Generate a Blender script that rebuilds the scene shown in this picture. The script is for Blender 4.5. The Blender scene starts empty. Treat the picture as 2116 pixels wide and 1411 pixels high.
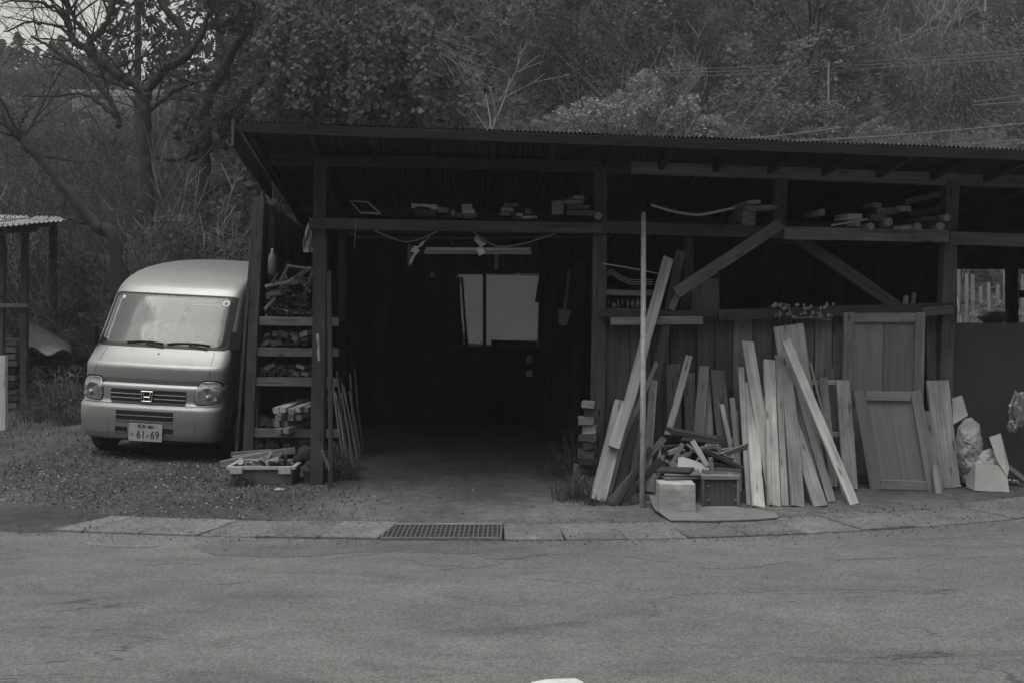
import bpy, math, random
import numpy as np
from mathutils import Vector, Matrix, noise as mno

# ------------------------------------------------------------------ camera, light, exposure
scn = bpy.context.scene
COL = scn.collection
R = random.Random(11)
NR = np.random.default_rng(5)
F, CX, HY, EYE = 2057.0, 1058.0, 620.0, 1.55        # photo pixels: focal length, centre, horizon; eye height (m)

cam_d = bpy.data.cameras.new('camera')
cam = bpy.data.objects.new('camera', cam_d)
COL.objects.link(cam)
cam.location = (0, 0, EYE)
cam.rotation_euler = (math.radians(90), 0, 0)
cam_d.sensor_width = 36.0
cam_d.lens = 35.0
cam_d.shift_y = -(705.5 - HY) / 2116.0
cam_d.clip_start = 0.05
cam_d.clip_end = 600
scn.camera = cam

SUN_EL, SUN_AZ = math.radians(72), math.radians(215)   # azimuth clockwise from +Y: behind the camera, a little to the left
world = bpy.data.worlds.new('World')
scn.world = world
world.use_nodes = True
wn, wl = world.node_tree.nodes, world.node_tree.links
wn.clear()
sky = wn.new('ShaderNodeTexSky')
sky.sky_type = 'NISHITA'
sky.sun_disc = False
sky.sun_elevation = SUN_EL
sky.sun_rotation = SUN_AZ
sky.dust_density = 4.0
sky.air_density = 1.0
bw = wn.new('ShaderNodeRGBToBW')                         # black-and-white film
tint = wn.new('ShaderNodeMix'); tint.data_type = 'RGBA'; tint.blend_type = 'MULTIPLY'
tint.inputs['Factor'].default_value = 1.0
tint.inputs[7].default_value = (1.0, 1.0, 0.965, 1)
bg = wn.new('ShaderNodeBackground')
bg.inputs['Strength'].default_value = 0.13
wo = wn.new('ShaderNodeOutputWorld')
wl.new(sky.outputs[0], bw.inputs[0]); wl.new(bw.outputs[0], tint.inputs[6])
wl.new(tint.outputs[2], bg.inputs['Color']); wl.new(bg.outputs[0], wo.inputs[0])

sun_d = bpy.data.lights.new('sun', 'SUN')
sun_d.energy = 0.55
sun_d.angle = math.radians(40)
sun_d.color = (1.0, 1.0, 0.965)
sun = bpy.data.objects.new('sun', sun_d)
COL.objects.link(sun)
sdir = Vector((math.sin(SUN_AZ) * math.cos(SUN_EL), math.cos(SUN_AZ) * math.cos(SUN_EL), math.sin(SUN_EL)))
sun.rotation_euler = sdir.to_track_quat('Z', 'Y').to_euler()
sun.location = (0, 0, 30)

vs = scn.view_settings
vs.view_transform = 'Standard'
try: vs.look = 'None'
except Exception: pass
vs.exposure = 1.05
vs.gamma = 1.0
vs.use_curve_mapping = False

# ------------------------------------------------------------------ helpers
WM = {}

def V(*a): return Vector(a)

def PX(px, py, Y):
    return Vector(((px - CX) * Y / F, Y, EYE - (py - HY) * Y / F))

def G(px, py, z=0.02):
    Y = (EYE - z) * F / (py - HY)
    return Vector(((px - CX) * Y / F, Y, z))

def tag(o, label=None, cat=None, group=None, kind=None):
    if label: o['label'] = label
    if cat: o['category'] = cat
    if group: o['group'] = group
    if kind: o['kind'] = kind
    return o

def link(o, M=None, parent=None):
    COL.objects.link(o)
    M = M if M is not None else Matrix()
    if parent is not None:
        o.parent = parent
        PM = WM[parent.name]
        o.matrix_parent_inverse = Matrix()
        o.matrix_basis = PM.inverted() @ M
    else:
        o.matrix_basis = M
    WM[o.name] = M
    return o

def empty(name, loc=(0, 0, 0), rot=None, **kw):
    o = bpy.data.objects.new(name, None)
    o.empty_display_size = 0.1
    M = Matrix.Translation(Vector(loc))
    if rot is not None: M = M @ rot
    link(o, M)
    return tag(o, **kw)

def mesh(name, vf, mat, smooth=False):
    v, f = vf
    me = bpy.data.meshes.new(name)
    me.from_pydata([tuple(p) for p in v], [], f)
    if mat is not None: me.materials.append(mat)
    if smooth: me.polygons.foreach_set('use_smooth', [True] * len(me.polygons))
    me.update()
    return me

def obj(name, vf, mat, parent=None, M=None, smooth=False, **kw):
    me = mesh(name, vf, mat, smooth) if not isinstance(vf, bpy.types.Mesh) else vf
    o = bpy.data.objects.new(name, me)
    link(o, M, parent)
    return tag(o, **kw)

def lobj(name, vf, mat, parent, M=None, smooth=False):
    """part given in its parent's own coordinates"""
    return obj(name, vf, mat, parent, WM[parent.name] @ (M or Matrix()), smooth)

def join(*vfs):
    v, f = [], []
    for a, b in vfs:
        n = len(v)
        v += list(a); f += [tuple(i + n for i in q) for q in b]
    return v, f

def box(x0, x1, y0, y1, z0, z1):
    v = [(x, y, z) for z in (z0, z1) for y in (y0, y1) for x in (x0, x1)]
    return v, [(0, 2, 3, 1), (4, 5, 7, 6), (0, 1, 5, 4), (2, 6, 7, 3), (0, 4, 6, 2), (1, 3, 7, 5)]

def frame_of(A, B, face):
    z = (B - A).normalized()
    n = Vector(face)
    n = n - z * n.dot(z)
    if n.length < 1e-4:
        n = Vector((0, 0, 1)) - z * z.z
    n.normalize()
    y = -n
    x = y.cross(z)
    return Matrix((x, y, z)).transposed().to_4x4()

def bar_vf(L, w, t, segs=2, warp=0.004, ch=0.0035, skew=0.0, taper=1.0):
    """a sawn board along local z, chamfered, a little warped"""
    ch = min(ch, w * .2, t * .2)
    a, b = w / 2, t / 2
    sec = [(-a + ch, -b), (a - ch, -b), (a, -b + ch), (a, b - ch), (a - ch, b), (-a + ch, b), (-a, b - ch), (-a, -b + ch)]
    v, f = [], []
    bx, by = R.uniform(-warp, warp), R.uniform(-warp, warp)
    for i in range(segs + 1):
        s = i / segs
        k = math.sin(s * math.pi)
        tp = (1 + (taper - 1) * s) * (R.uniform(.955, 1.03) if segs > 2 else 1)
        for (x, y) in sec:
            zz = L * s + (skew * x if i == segs else 0) + (R.uniform(-.002, .002) if i in (0, segs) else 0)
            v.append((x * tp + bx * k * L, y + by * k * L, zz))
    for i in range(segs):
        for j in range(8):
            p, q = i * 8 + j, i * 8 + (j + 1) % 8
            f.append((p, q, q + 8, p + 8))
    f.append(tuple(range(7, -1, -1)))
    f.append(tuple(range(segs * 8, segs * 8 + 8)))
    return v, f

def plank(name, A, B, w, t, mat, parent=None, face=(0, -1, 0), segs=2, warp=0.004, skew=0.0, taper=1.0, roll=0.0, **kw):
    A, B = Vector(A), Vector(B)
    M = Matrix.Translation(A) @ frame_of(A, B, face) @ Matrix.Rotation(roll, 4, 'Z')
    return obj(name, bar_vf((B - A).length, w, t, segs, warp, skew=skew, taper=taper), mat, parent, M, **kw)

def tube_vf(pts, rad, sides=5, cap=True):
    pts = [Vector(p) for p in pts]
    v, f = [], []
    n = len(pts)
    prev = None
    for i, p in enumerate(pts):
        d = (pts[min(i + 1, n - 1)] - pts[max(i - 1, 0)])
        if d.length < 1e-6: d = Vector((0, 0, 1))
        d.normalize()
        ref = prev if prev is not None else (Vector((1, 0, 0)) if abs(d.x) < .8 else Vector((0, 1, 0)))
        u = ref - d * ref.dot(d)
        if u.length < 1e-5: u = d.orthogonal()
        u.normalize()
        prev = u
        w = d.cross(u)
        r = rad[i] if hasattr(rad, '__len__') else rad
        for k in range(sides):
            a = 2 * math.pi * k / sides
            v.append(p + u * (math.cos(a) * r) + w * (math.sin(a) * r))
    for i in range(n - 1):
        for k in range(sides):
            a, b = i * sides + k, i * sides + (k + 1) % sides
            f.append((a, b, b + sides, a + sides))
    if cap:
        f.append(tuple(range(sides - 1, -1, -1)))
        f.append(tuple(range((n - 1) * sides, n * sides)))
    return v, f

def lathe_vf(prof, n=12, M=None):
    v, f = [], []
    for (r, z) in prof:
        for k in range(n):
            a = 2 * math.pi * k / n
            p = Vector((r * math.cos(a), r * math.sin(a), z))
            v.append(M @ p if M else p)
    for i in range(len(prof) - 1):
        for k in range(n):
            a, b = i * n + k, i * n + (k + 1) % n
            f.append((a, b, b + n, a + n))
    f.append(tuple(range(n - 1, -1, -1)))
    f.append(tuple(range((len(prof) - 1) * n, len(prof) * n)))
    return v, f

def smooth_path(pts, k=4):
    pts = [Vector(p) for p in pts]
    out = []
    n = len(pts)
    for i in range(n - 1):
        p0, p1, p2, p3 = pts[max(i - 1, 0)], pts[i], pts[i + 1], pts[min(i + 2, n - 1)]
        for j in range(k):
            t = j / k
            out.append(0.5 * ((2 * p1) + (-p0 + p2) * t + (2 * p0 - 5 * p1 + 4 * p2 - p3) * t * t + (-p0 + 3 * p1 - 3 * p2 + p3) * t ** 3))
    out.append(pts[-1])
    return out

def copy_tree(root, M, **kw):
    """a copy of a thing and of its parts, sharing mesh data"""
    r = root.copy(); COL.objects.link(r)
    r.matrix_basis = M
    for k, val in kw.items(): r[k] = val
    for ch in root.children:
        c = ch.copy(); COL.objects.link(c); c.parent = r
    return r

def sstep(a, b, x):
    t = max(0.0, min(1.0, (x - a) / (b - a)))
    return t * t * (3 - 2 * t)

# ------------------------------------------------------------------ materials
def mk(name, v, rough=.85, var=.25, scale=(6, 6, 6), detail=6, rnd=0.0, isl=0.0, bump=0.0, bscale=(40, 40, 40),
       metal=0.0, spec=.3, trans=0.0, var2=0.0, scale2=(1, 1, 1), coat=0.0, world=False, knots=0.0):
    m = bpy.data.materials.new(name)
    m.use_nodes = True
    nt = m.node_tree; N = nt.nodes; L = nt.links
    N.clear()
    out = N.new('ShaderNodeOutputMaterial')
    tc = N.new('ShaderNodeTexCoord')
    if world:
        src = N.new('ShaderNodeNewGeometry').outputs['Position']
    else:
        oi0 = N.new('ShaderNodeObjectInfo')
        ad = N.new('ShaderNodeVectorMath'); ad.operation = 'ADD'
        mu = N.new('ShaderNodeVectorMath'); mu.operation = 'SCALE'
        mu.inputs[0].default_value = (37.0, 21.0, 53.0)
        L.new(oi0.outputs['Random'], mu.inputs['Scale'])
        L.new(tc.outputs['Object'], ad.inputs[0]); L.new(mu.outputs[0], ad.inputs[1])
        src = ad.outputs[0]
    def nz(sc, det):
        mp = N.new('ShaderNodeMapping'); mp.inputs['Scale'].default_value = sc
        L.new(src, mp.inputs['Vector'])
        t = N.new('ShaderNodeTexNoise'); t.inputs['Scale'].default_value = 1.0; t.inputs['Detail'].default_value = det
        t.inputs['Roughness'].default_value = .62
        L.new(mp.outputs[0], t.inputs['Vector'])
        r = N.new('ShaderNodeMapRange'); r.inputs[1].default_value = .27; r.inputs[2].default_value = .73
        L.new(t.outputs[0], r.inputs[0])
        return r.outputs[0]
    def math_(op, a, b):
        n = N.new('ShaderNodeMath'); n.operation = op
        for i, x in enumerate((a, b)):
            if isinstance(x, (int, float)): n.inputs[i].default_value = x
            else: L.new(x, n.inputs[i])
        return n.outputs[0]
    def gain(x, amp):   # 1 + amp*2*(x-.5)
        return math_('ADD', math_('MULTIPLY', x, 2 * amp), 1 - amp)
    val = math_('MULTIPLY', gain(nz(scale, detail), var), v)
    if var2: val = math_('MULTIPLY', val, gain(nz(scale2, 4), var2))
    if knots:
        mp = N.new('ShaderNodeMapping'); mp.inputs['Scale'].default_value = (14, 14, 3.6); L.new(src, mp.inputs['Vector'])
        vo = N.new('ShaderNodeTexVoronoi'); vo.inputs['Scale'].default_value = 1.0; L.new(mp.outputs[0], vo.inputs['Vector'])
        kr = N.new('ShaderNodeMapRange'); kr.inputs[1].default_value = .06; kr.inputs[2].default_value = .2; kr.inputs[3].default_value = 1 - knots; kr.inputs[4].default_value = 1.0
        L.new(vo.outputs['Distance'], kr.inputs[0]); val = math_('MULTIPLY', val, kr.outputs[0])
    if rnd:
        oi = N.new('ShaderNodeObjectInfo')
        val = math_('MULTIPLY', val, gain(oi.outputs['Random'], rnd))
    if isl:
        ge = N.new('ShaderNodeNewGeometry')
        val = math_('MULTIPLY', val, gain(ge.outputs['Random Per Island'], isl))
    val = math_('MAXIMUM', val, 0.004)
    if trans:
        d = N.new('ShaderNodeBsdfDiffuse'); t = N.new('ShaderNodeBsdfTranslucent'); mx = N.new('ShaderNodeMixShader')
        mx.inputs[0].default_value = trans
        L.new(val, d.inputs['Color']); L.new(val, t.inputs['Color'])
        L.new(d.outputs[0], mx.inputs[1]); L.new(t.outputs[0], mx.inputs[2])
        L.new(mx.outputs[0], out.inputs[0])
        return m
    b = N.new('ShaderNodeBsdfPrincipled')
    L.new(val, b.inputs['Base Color'])
    b.inputs['Roughness'].default_value = rough
    b.inputs['Metallic'].default_value = metal
    b.inputs['Specular IOR Level'].default_value = spec
    if coat:
        b.inputs['Coat Weight'].default_value = coat; b.inputs['Coat Roughness'].default_value = .08
    if bump:
        bp = N.new('ShaderNodeBump'); bp.inputs['Strength'].default_value = bump; bp.inputs['Distance'].default_value = .01
        L.new(nz(bscale, 5), bp.inputs['Height'])
        L.new(bp.outputs[0], b.inputs['Normal'])
    L.new(b.outputs[0], out.inputs[0])
    return m

def wood(name, v, var=.36, rnd=.36):
    return mk(name, v, rough=.85, var=var, scale=(55, 55, 1.8), detail=8, rnd=rnd, bump=.45, bscale=(110, 110, 5),
              var2=.32, scale2=(7, 7, 2.2), spec=.15, knots=.6)

M_ = dict(
    wdark=wood('old dark timber', .055),
    wdarker=wood('very dark timber', .03),  # darkest plain tone, for timber inside and under the roof
    sombre=wood('tarred eave board', .018),  # near-black base tone for the eave boards
    wgrey=wood('weathered grey timber', .13),
    wmid=wood('aged board', .21),
    wdoor=mk('old door panel', .16, var=.2, scale=(30, 30, 1.2), rnd=.1, var2=.2, scale2=(3, 3, 1.5), spec=.15),  # door tone lifted to imitate brightening by stray light
    wpale=wood('sawn pale timber', .27, .32, .34),
    wwhite=wood('bleached board', .34, .3, .2),
    roof=mk('rusty roof steel', .03, rough=.55, var=.3, scale=(3, 3, 3), metal=.3, var2=.25, scale2=(.7, .7, .7)),
    roofpale=mk('zinc sheet', .42, rough=.5, var=.2, scale=(2, 8, 2), metal=.3),
    concrete=mk('gutter concrete', .15, var=.28, scale=(24, 24, 24), rnd=.14, bump=.5, bscale=(90, 90, 90), var2=.3, scale2=(3, 3, 3)),
    steel=mk('galvanised steel', .22, rough=.5, metal=.6, var=.2, scale=(30, 30, 30)),
    paint=mk('silver car paint', .25, rough=.40, metal=.45, var=.06, scale=(9, 9, 9), spec=.5, coat=.2, var2=.04, scale2=(.9, .9, 2)),
    chrome=mk('chrome trim', .75, rough=.18, metal=1.0, var=.02),
    black=mk('black plastic', .014, rough=.5, var=.2, scale=(20, 20, 20)),
    rubber=mk('tyre rubber', .022, rough=.8, var=.2, scale=(20, 20, 20), bump=.3),
    screen=mk('dust and sheen windscreen', .115, rough=.14, var=.12, scale=(3.5, 3.5, .5), spec=.5, var2=.1, scale2=(1.2, 1.2, .8)),  # grey base holds both dust and the pale sky reflection
    glassdark=mk('dark side glass', .02, rough=.08, var=.1, spec=.5),
    lamp=mk('headlamp glass', .22, rough=.12, var=.5, scale=(26, 26, 26), metal=.35, spec=.6, coat=.6),
    reflector=mk('lamp reflector', .7, rough=.15, var=.1, metal=1.0),
    plate=mk('number plate', .34, rough=.5, var=.05),
    ink=mk('plate figures', .02, rough=.6, var=.05),
    white=mk('white plastic', .62, rough=.5, var=.08, scale=(8, 8, 8)),
    paper=mk('white paper', .55, rough=.9, var=.08, scale=(10, 10, 10)),
    card=mk('cardboard', .38, rough=.9, var=.12, scale=(7, 7, 7), rnd=.15, var2=.15, scale2=(2, 2, 2)),
    box=mk('pale carton', .36, rough=.8, var=.3, scale=(9, 9, 14), var2=.4, scale2=(3, 3, 12)),
    tub=mk('grey plastic tub', .15, rough=.6, var=.2, scale=(9, 9, 9), var2=.2, scale2=(2, 2, 2)),
    tubrim=mk('pale tub rim', .36, rough=.5, var=.15),
    darksheet=mk('dark rubber sheet', .05, rough=.75, var=.15, scale=(2, 2, 2)),
    floormat=mk('worn mat', .16, rough=.9, var=.2, scale=(6, 6, 6)),
    cloth=mk('faded cloth', .3, rough=.95, var=.35, scale=(14, 14, 14)),
    sack=mk('woven plastic sack', .36, rough=.5, var=.18, scale=(7, 7, 7), bump=.9, bscale=(34, 34, 34), spec=.4),
    foil=mk('crumpled foil', .3, rough=.32, metal=.8, var=.2),
    rope=mk('straw rope', .3, var=.25, scale=(40, 40, 40)),
    wire=mk('thin wire', .2, var=.1),
    cable=mk('overhead cable', .16, var=.1),
    stone=mk('flat stone', .3, var=.2, scale=(14, 14, 14), bump=.3),
    tarp=mk('grey tarpaulin', .2, rough=.7, var=.2, scale=(6, 6, 6)),
    bark=mk('wet bark', .03, var=.35, scale=(9, 9, 3), bump=.6, bscale=(25, 25, 8)),
    twig=mk('thin twig', .06, var=.2, isl=.3),
    paletwig=mk('pale dead twig', .2, var=.2, isl=.35),
    leaf=mk('dull leaf', .12, var=.2, scale=(.6, .6, .6), isl=.55, trans=.38, rnd=.3),
    leafdark=mk('dark evergreen leaf', .085, var=.25, scale=(.6, .6, .6), isl=.55, trans=.3, rnd=.3),
    leafpale=mk('pale leaf', .25, var=.15, scale=(.8, .8, .8), isl=.35, trans=.3, rnd=.12),
    bamboo=mk('bamboo leaf', .13, var=.2, scale=(.5, .5, .5), isl=.45, trans=.3, rnd=.22),
    creeper=mk('creeper leaf', .11, var=.12, isl=.35, trans=.3, rnd=.3),
    dryleaf=mk('fallen leaf', .14, var=.2, isl=.75, scale=(3, 3, 3), trans=.1),
    grass=mk('dull grass', .10, var=.2, isl=.5, trans=.25, scale=(2, 2, 2)),
    lampbody=mk('lamp housing', .34, rough=.5, var=.1),
    bottle=mk('dull bottle', .10, rough=.25, var=.2, rnd=.6, spec=.5),
    guard=mk('guard rail steel', .45, rough=.5, metal=.3, var=.12),
    farwall=mk('retaining wall concrete', .30, var=.15, scale=(2, 2, 2)),
    crack=mk('road crack', .07, var=.5, scale=(30, 30, 30)),
    slope=mk('added sky-blocking slope', .06, var=.4, scale=(.5, .5, .5), world=True),
    linepaint=mk('road paint', .55, var=.15, scale=(20, 20, 20)),
)

def dust_sheen_glass(name, clear):
    m = bpy.data.materials.new(name); m.use_nodes = True
    N, L = m.node_tree.nodes, m.node_tree.links; N.clear()
    o = N.new('ShaderNodeOutputMaterial'); t = N.new('ShaderNodeBsdfTransparent'); d = N.new('ShaderNodeBsdfDiffuse'); g = N.new('ShaderNodeBsdfGlossy')
    a = N.new('ShaderNodeMixShader'); b = N.new('ShaderNodeMixShader'); fr_ = N.new('ShaderNodeFresnel'); fr_.inputs[0].default_value = 1.6
    n = N.new('ShaderNodeTexNoise'); n.inputs['Scale'].default_value = 5; n.inputs['Detail'].default_value = 6
    tc = N.new('ShaderNodeTexCoord'); mp = N.new('ShaderNodeMapping'); mp.inputs['Scale'].default_value = (2.6, .3, .3)
    L.new(tc.outputs['Object'], mp.inputs[0]); L.new(mp.outputs[0], n.inputs['Vector'])
    r = N.new('ShaderNodeMapRange'); r.inputs[1].default_value = .3; r.inputs[2].default_value = .7; r.inputs['To Min'].default_value = 1 - clear - .05; r.inputs['To Max'].default_value = 1 - clear + .05  # streaks imitate smeared reflections in the glass
    L.new(n.outputs[0], r.inputs[0]); d.inputs['Color'].default_value = (.13, .13, .13, 1); g.inputs['Roughness'].default_value = .04  # grey diffuse layer: dust with the pale sky reflection painted in
    L.new(r.outputs[0], a.inputs[0]); L.new(t.outputs[0], a.inputs[1]); L.new(d.outputs[0], a.inputs[2])
    L.new(fr_.outputs[0], b.inputs[0]); L.new(a.outputs[0], b.inputs[1]); L.new(g.outputs[0], b.inputs[2]); L.new(b.outputs[0], o.inputs[0])
    return m
M_['screen'] = dust_sheen_glass('dust and sheen windscreen glass', .5)
M_['trim'] = mk('cabin trim', .05, rough=.8, var=.1)
M_['lining'] = mk('roof lining', .3, rough=.9, var=.1)
M_['seat'] = mk('seat cloth', .12, rough=.95, var=.15)
def translucent_pane(name, v):
    m = bpy.data.materials.new(name); m.use_nodes = True
    N, L = m.node_tree.nodes, m.node_tree.links; N.clear()
    o = N.new('ShaderNodeOutputMaterial'); t = N.new('ShaderNodeBsdfTranslucent'); d = N.new('ShaderNodeBsdfDiffuse'); a = N.new('ShaderNodeMixShader')
    n = N.new('ShaderNodeTexNoise'); n.inputs['Scale'].default_value = 3
    r = N.new('ShaderNodeMapRange'); r.inputs['To Min'].default_value = v * .85; r.inputs['To Max'].default_value = v * 1.15
    L.new(n.outputs[0], r.inputs[0]); L.new(r.outputs[0], t.inputs['Color'])
    d.inputs['Color'].default_value = (.12, .12, .12, 1); a.inputs[0].default_value = .25
    L.new(t.outputs[0], a.inputs[1]); L.new(d.outputs[0], a.inputs[2]); L.new(a.outputs[0], o.inputs[0])
    return m
M_['pane'] = translucent_pane('frosted plastic pane', .85)

def ground_mat(name, asphalt, v=.132):
    m = bpy.data.materials.new(name); m.use_nodes = True
    N, L = m.node_tree.nodes, m.node_tree.links; N.clear()
    o = N.new('ShaderNodeOutputMaterial'); b = N.new('ShaderNodeBsdfPrincipled'); L.new(b.outputs[0], o.inputs[0])
    geo = N.new('ShaderNodeNewGeometry'); pos = geo.outputs['Position']
    def nz(s, det=5, sc=(1, 1, 1), rough=.6, dist=0):
        mp = N.new('ShaderNodeMapping'); mp.inputs['Scale'].default_value = sc; L.new(pos, mp.inputs[0])
        t = N.new('ShaderNodeTexNoise'); t.inputs['Scale'].default_value = s; t.inputs['Detail'].default_value = det
        t.inputs['Roughness'].default_value = rough; t.inputs['Distortion'].default_value = dist
        L.new(mp.outputs[0], t.inputs['Vector']); return t.outputs[0]
    def rng(x, a, b_, c, d):
        r = N.new('ShaderNodeMapRange'); r.inputs[1].default_value = a; r.inputs[2].default_value = b_
        r.inputs[3].default_value = c; r.inputs[4].default_value = d; L.new(x, r.inputs[0]); return r.outputs[0]
    def mul(*xs):
        cur = xs[0]
        for x in xs[1:]:
            n = N.new('ShaderNodeMath'); n.operation = 'MULTIPLY'
            L.new(cur, n.inputs[0])
            if isinstance(x, (int, float)): n.inputs[1].default_value = x
            else: L.new(x, n.inputs[1])
            cur = n.outputs[0]
        return cur
    bp = N.new('ShaderNodeBump'); L.new(bp.outputs[0], b.inputs['Normal'])
    if asphalt:
        vor = N.new('ShaderNodeTexVoronoi'); vor.inputs['Scale'].default_value = 110
        L.new(pos, vor.inputs['Vector'])
        agg = rng(vor.outputs['Color'], 0, 1, .66, 1.4)
        broad = rng(nz(.55, 6, (1, 1.6, 1)), .3, .7, .80, 1.2)
        mid = rng(nz(5, 6, (.6, 1.4, 1)), .25, .75, .84, 1.16)
        stain = rng(nz(1.5, 4, (.7, 2.2, 1), dist=1.0), .54, .70, 1.0, .74)
        fine = rng(nz(60, 3), .25, .75, .86, 1.14)
        # cracks: thin ridges of a stretched noise, only in some places
        def crack(s, sc, at, w):
            x = nz(s, 8, sc, .55, .6)
            a = N.new('ShaderNodeMath'); a.operation = 'SUBTRACT'; L.new(x, a.inputs[0]); a.inputs[1].default_value = at
            c = N.new('ShaderNodeMath'); c.operation = 'ABSOLUTE'; L.new(a.outputs[0], c.inputs[0])
            return rng(c.outputs[0], 0, w, .45, 1.0)
        ck = crack(.7, (.35, 1.7, 1), .5, .006)
        msk = rng(nz(.8, 3), .52, .58, 1, 0)
        mx = N.new('ShaderNodeMath'); mx.operation = 'MAXIMUM'; L.new(ck, mx.inputs[0]); L.new(msk, mx.inputs[1])
        L.new(mul(agg, broad, mid, stain, fine, mx.outputs[0], v), b.inputs['Base Color'])
        b.inputs['Roughness'].default_value = .8; b.inputs['Specular IOR Level'].default_value = .25
        bp.inputs['Strength'].default_value = .55; bp.inputs['Distance'].default_value = .006
        L.new(vor.outputs['Distance'], bp.inputs['Height'])
    else:
        a = rng(nz(1.1, 6), .3, .7, .7, 1.35); c = rng(nz(9, 7, rough=.7), .25, .75, .6, 1.4); d = rng(nz(60, 3), .25, .75, .75, 1.3)
        # bare trodden earth in front of the doorway is paler than the mossy yard
        sx_ = N.new('ShaderNodeSeparateXYZ'); L.new(pos, sx_.inputs[0])
        wob = N.new('ShaderNodeMath'); wob.operation = 'MULTIPLY_ADD'; L.new(nz(1.6, 4), wob.inputs[0]); wob.inputs[1].default_value = 1.6; L.new(sx_.outputs['Y'], wob.inputs[2])
        wox = N.new('ShaderNodeMath'); wox.operation = 'MULTIPLY_ADD'; L.new(nz(2.1, 4), wox.inputs[0]); wox.inputs[1].default_value = 1.2; L.new(sx_.outputs['X'], wox.inputs[2])
        m1_ = rng(wob.outputs[0], 9.6, 8.3, 0, 1); m2_ = rng(wox.outputs[0], -1.3, -.5, 0, 1)
        ad_ = N.new('ShaderNodeMath'); ad_.operation = 'MULTIPLY_ADD'; L.new(mul(m1_, m2_), ad_.inputs[0]); ad_.inputs[1].default_value = .85; ad_.inputs[2].default_value = 1.0
        L.new(mul(a, c, d, ad_.outputs[0], .064), b.inputs['Base Color'])
        b.inputs['Roughness'].default_value = .95; b.inputs['Specular IOR Level'].default_value = .15
        bp.inputs['Strength'].default_value = .8; bp.inputs['Distance'].default_value = .03
        L.new(nz(22, 6, rough=.7), bp.inputs['Height'])
    return m
M_['asphalt'] = ground_mat('worn asphalt', True)
M_['patch'] = ground_mat('patched asphalt', True, .112)
M_['patchpale'] = ground_mat('pale worn asphalt', True, .155)
M_['soil'] = ground_mat('trodden soil', False)

def leaf_obj_vf(pts, size, tilt=.5, shape=.6):
    """many small diamond leaves; pts (n,3) array"""
    n_ = len(pts)
    a = NR.uniform(0, 2 * np.pi, n_)
    nrm = NR.normal(0, tilt, (n_, 3)); nrm[:, 2] += 1
    nrm /= np.linalg.norm(nrm, axis=1)[:, None]
    d = np.stack([np.cos(a), np.sin(a), np.zeros(n_)], 1)
    d -= nrm * (d * nrm).sum(1)[:, None]; d /= np.linalg.norm(d, axis=1)[:, None]
    e = np.cross(nrm, d)
    s = (size * NR.uniform(.6, 1.4, n_))[:, None]
    P = np.stack([pts - d * s, pts + e * s * shape, pts + d * s, pts - e * s * shape], 1).reshape(-1, 3)
    return P
def np_mesh(name, P, k, mat):
    n_ = len(P) // k
    me = bpy.data.meshes.new(name)
    me.vertices.add(len(P)); me.vertices.foreach_set('co', P.astype(np.float32).ravel())
    me.loops.add(len(P)); me.loops.foreach_set('vertex_index', np.arange(len(P), dtype=np.int32))
    me.polygons.add(n_); me.polygons.foreach_set('loop_start', np.arange(0, len(P), k, dtype=np.int32))
    me.materials.append(mat)
    me.update(calc_edges=True); me.validate()
    return me
def np_mesh_early(p): return np_mesh('dry_debris', leaf_obj_vf(p, .016, 1.2, .5), 4, M_['dryleaf'])

# ------------------------------------------------------------------ terrain, road, gutter
def yc(x):            # front edge of the gutter lids
    u = max(-5.0, min(5.5, x)) - .1
    k = .052 if u > 0 else .026
    return 6.40 + k * u * u + (x - .1 - u) * 2 * k * u

def hill(x, y):
    if y < 18: return 0.0
    t = sstep(-19, -8, x)
    s1 = max(0.0, min(y, 34) - 18) * (.44 + .06 * t)
    s1 *= sstep(18, 22, y) * .5 + .5
    s2 = max(0.0, y - 34) * (.10 + .44 * t)
    return s1 + s2

def gz(x, y):
    n = mno.noise(Vector((x * .8, y * .8, 0))) * .03 + mno.noise(Vector((x * 3, y * 3, 4))) * .012
    amp = sstep(0, 1.2, y - yc(x) - .45)
    if y > 17: amp *= 1 + (y - 17) * .5
    z = .022 + n * amp
    z += max(0, y - 14) * .05 if y < 20 else .3
    w = sstep(-5.6, -4.6, x) * sstep(-1.9, -2.6, x) * sstep(8.2, 9.4, y) * sstep(15, 13.5, y)
    z = z * (1 - w) + w * (.02 - .05 * (x + 3.45))
    return z + hill(x, y)

xs = sorted(set([round(-9 + .13 * i, 4) for i in range(147)] + [-9 - 1.35 ** i for i in range(1, 17)] + [10.1 + 1.35 ** i for i in range(1, 17)]))
offs = [0, .03] + [.1 + .13 * i for i in range(80)]
o_ = offs[-1]
st = .3
while o_ < 170:
    o_ += st; st *= 1.10; offs.append(o_)
gv, gf = [], []
rows = [-14.0, .449] + [None] * len(offs)
for k in range(len(rows)):
    for x in xs:
        if k == 0: gv.append((x, yc(x) - 16, -.36))
        elif k == 1: gv.append((x, yc(x) + .452, -.36))
        else:
            blend = sstep(6, 30, offs[k - 2])
            y = (yc(x) * (1 - blend) + 6.5 * blend) + .453 + offs[k - 2]
            gv.append((x, y, gz(x, y)))
nx = len(xs)
for k in range(len(rows) - 1):
    for i in range(nx - 1):
        a = k * nx + i
        gf.append((a, a + 1, a + 1 + nx, a + nx))
obj('ground', (gv, gf), M_['soil'], smooth=True, kind='structure', label='dark trodden earth yard running back into the wooded slope')

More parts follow.
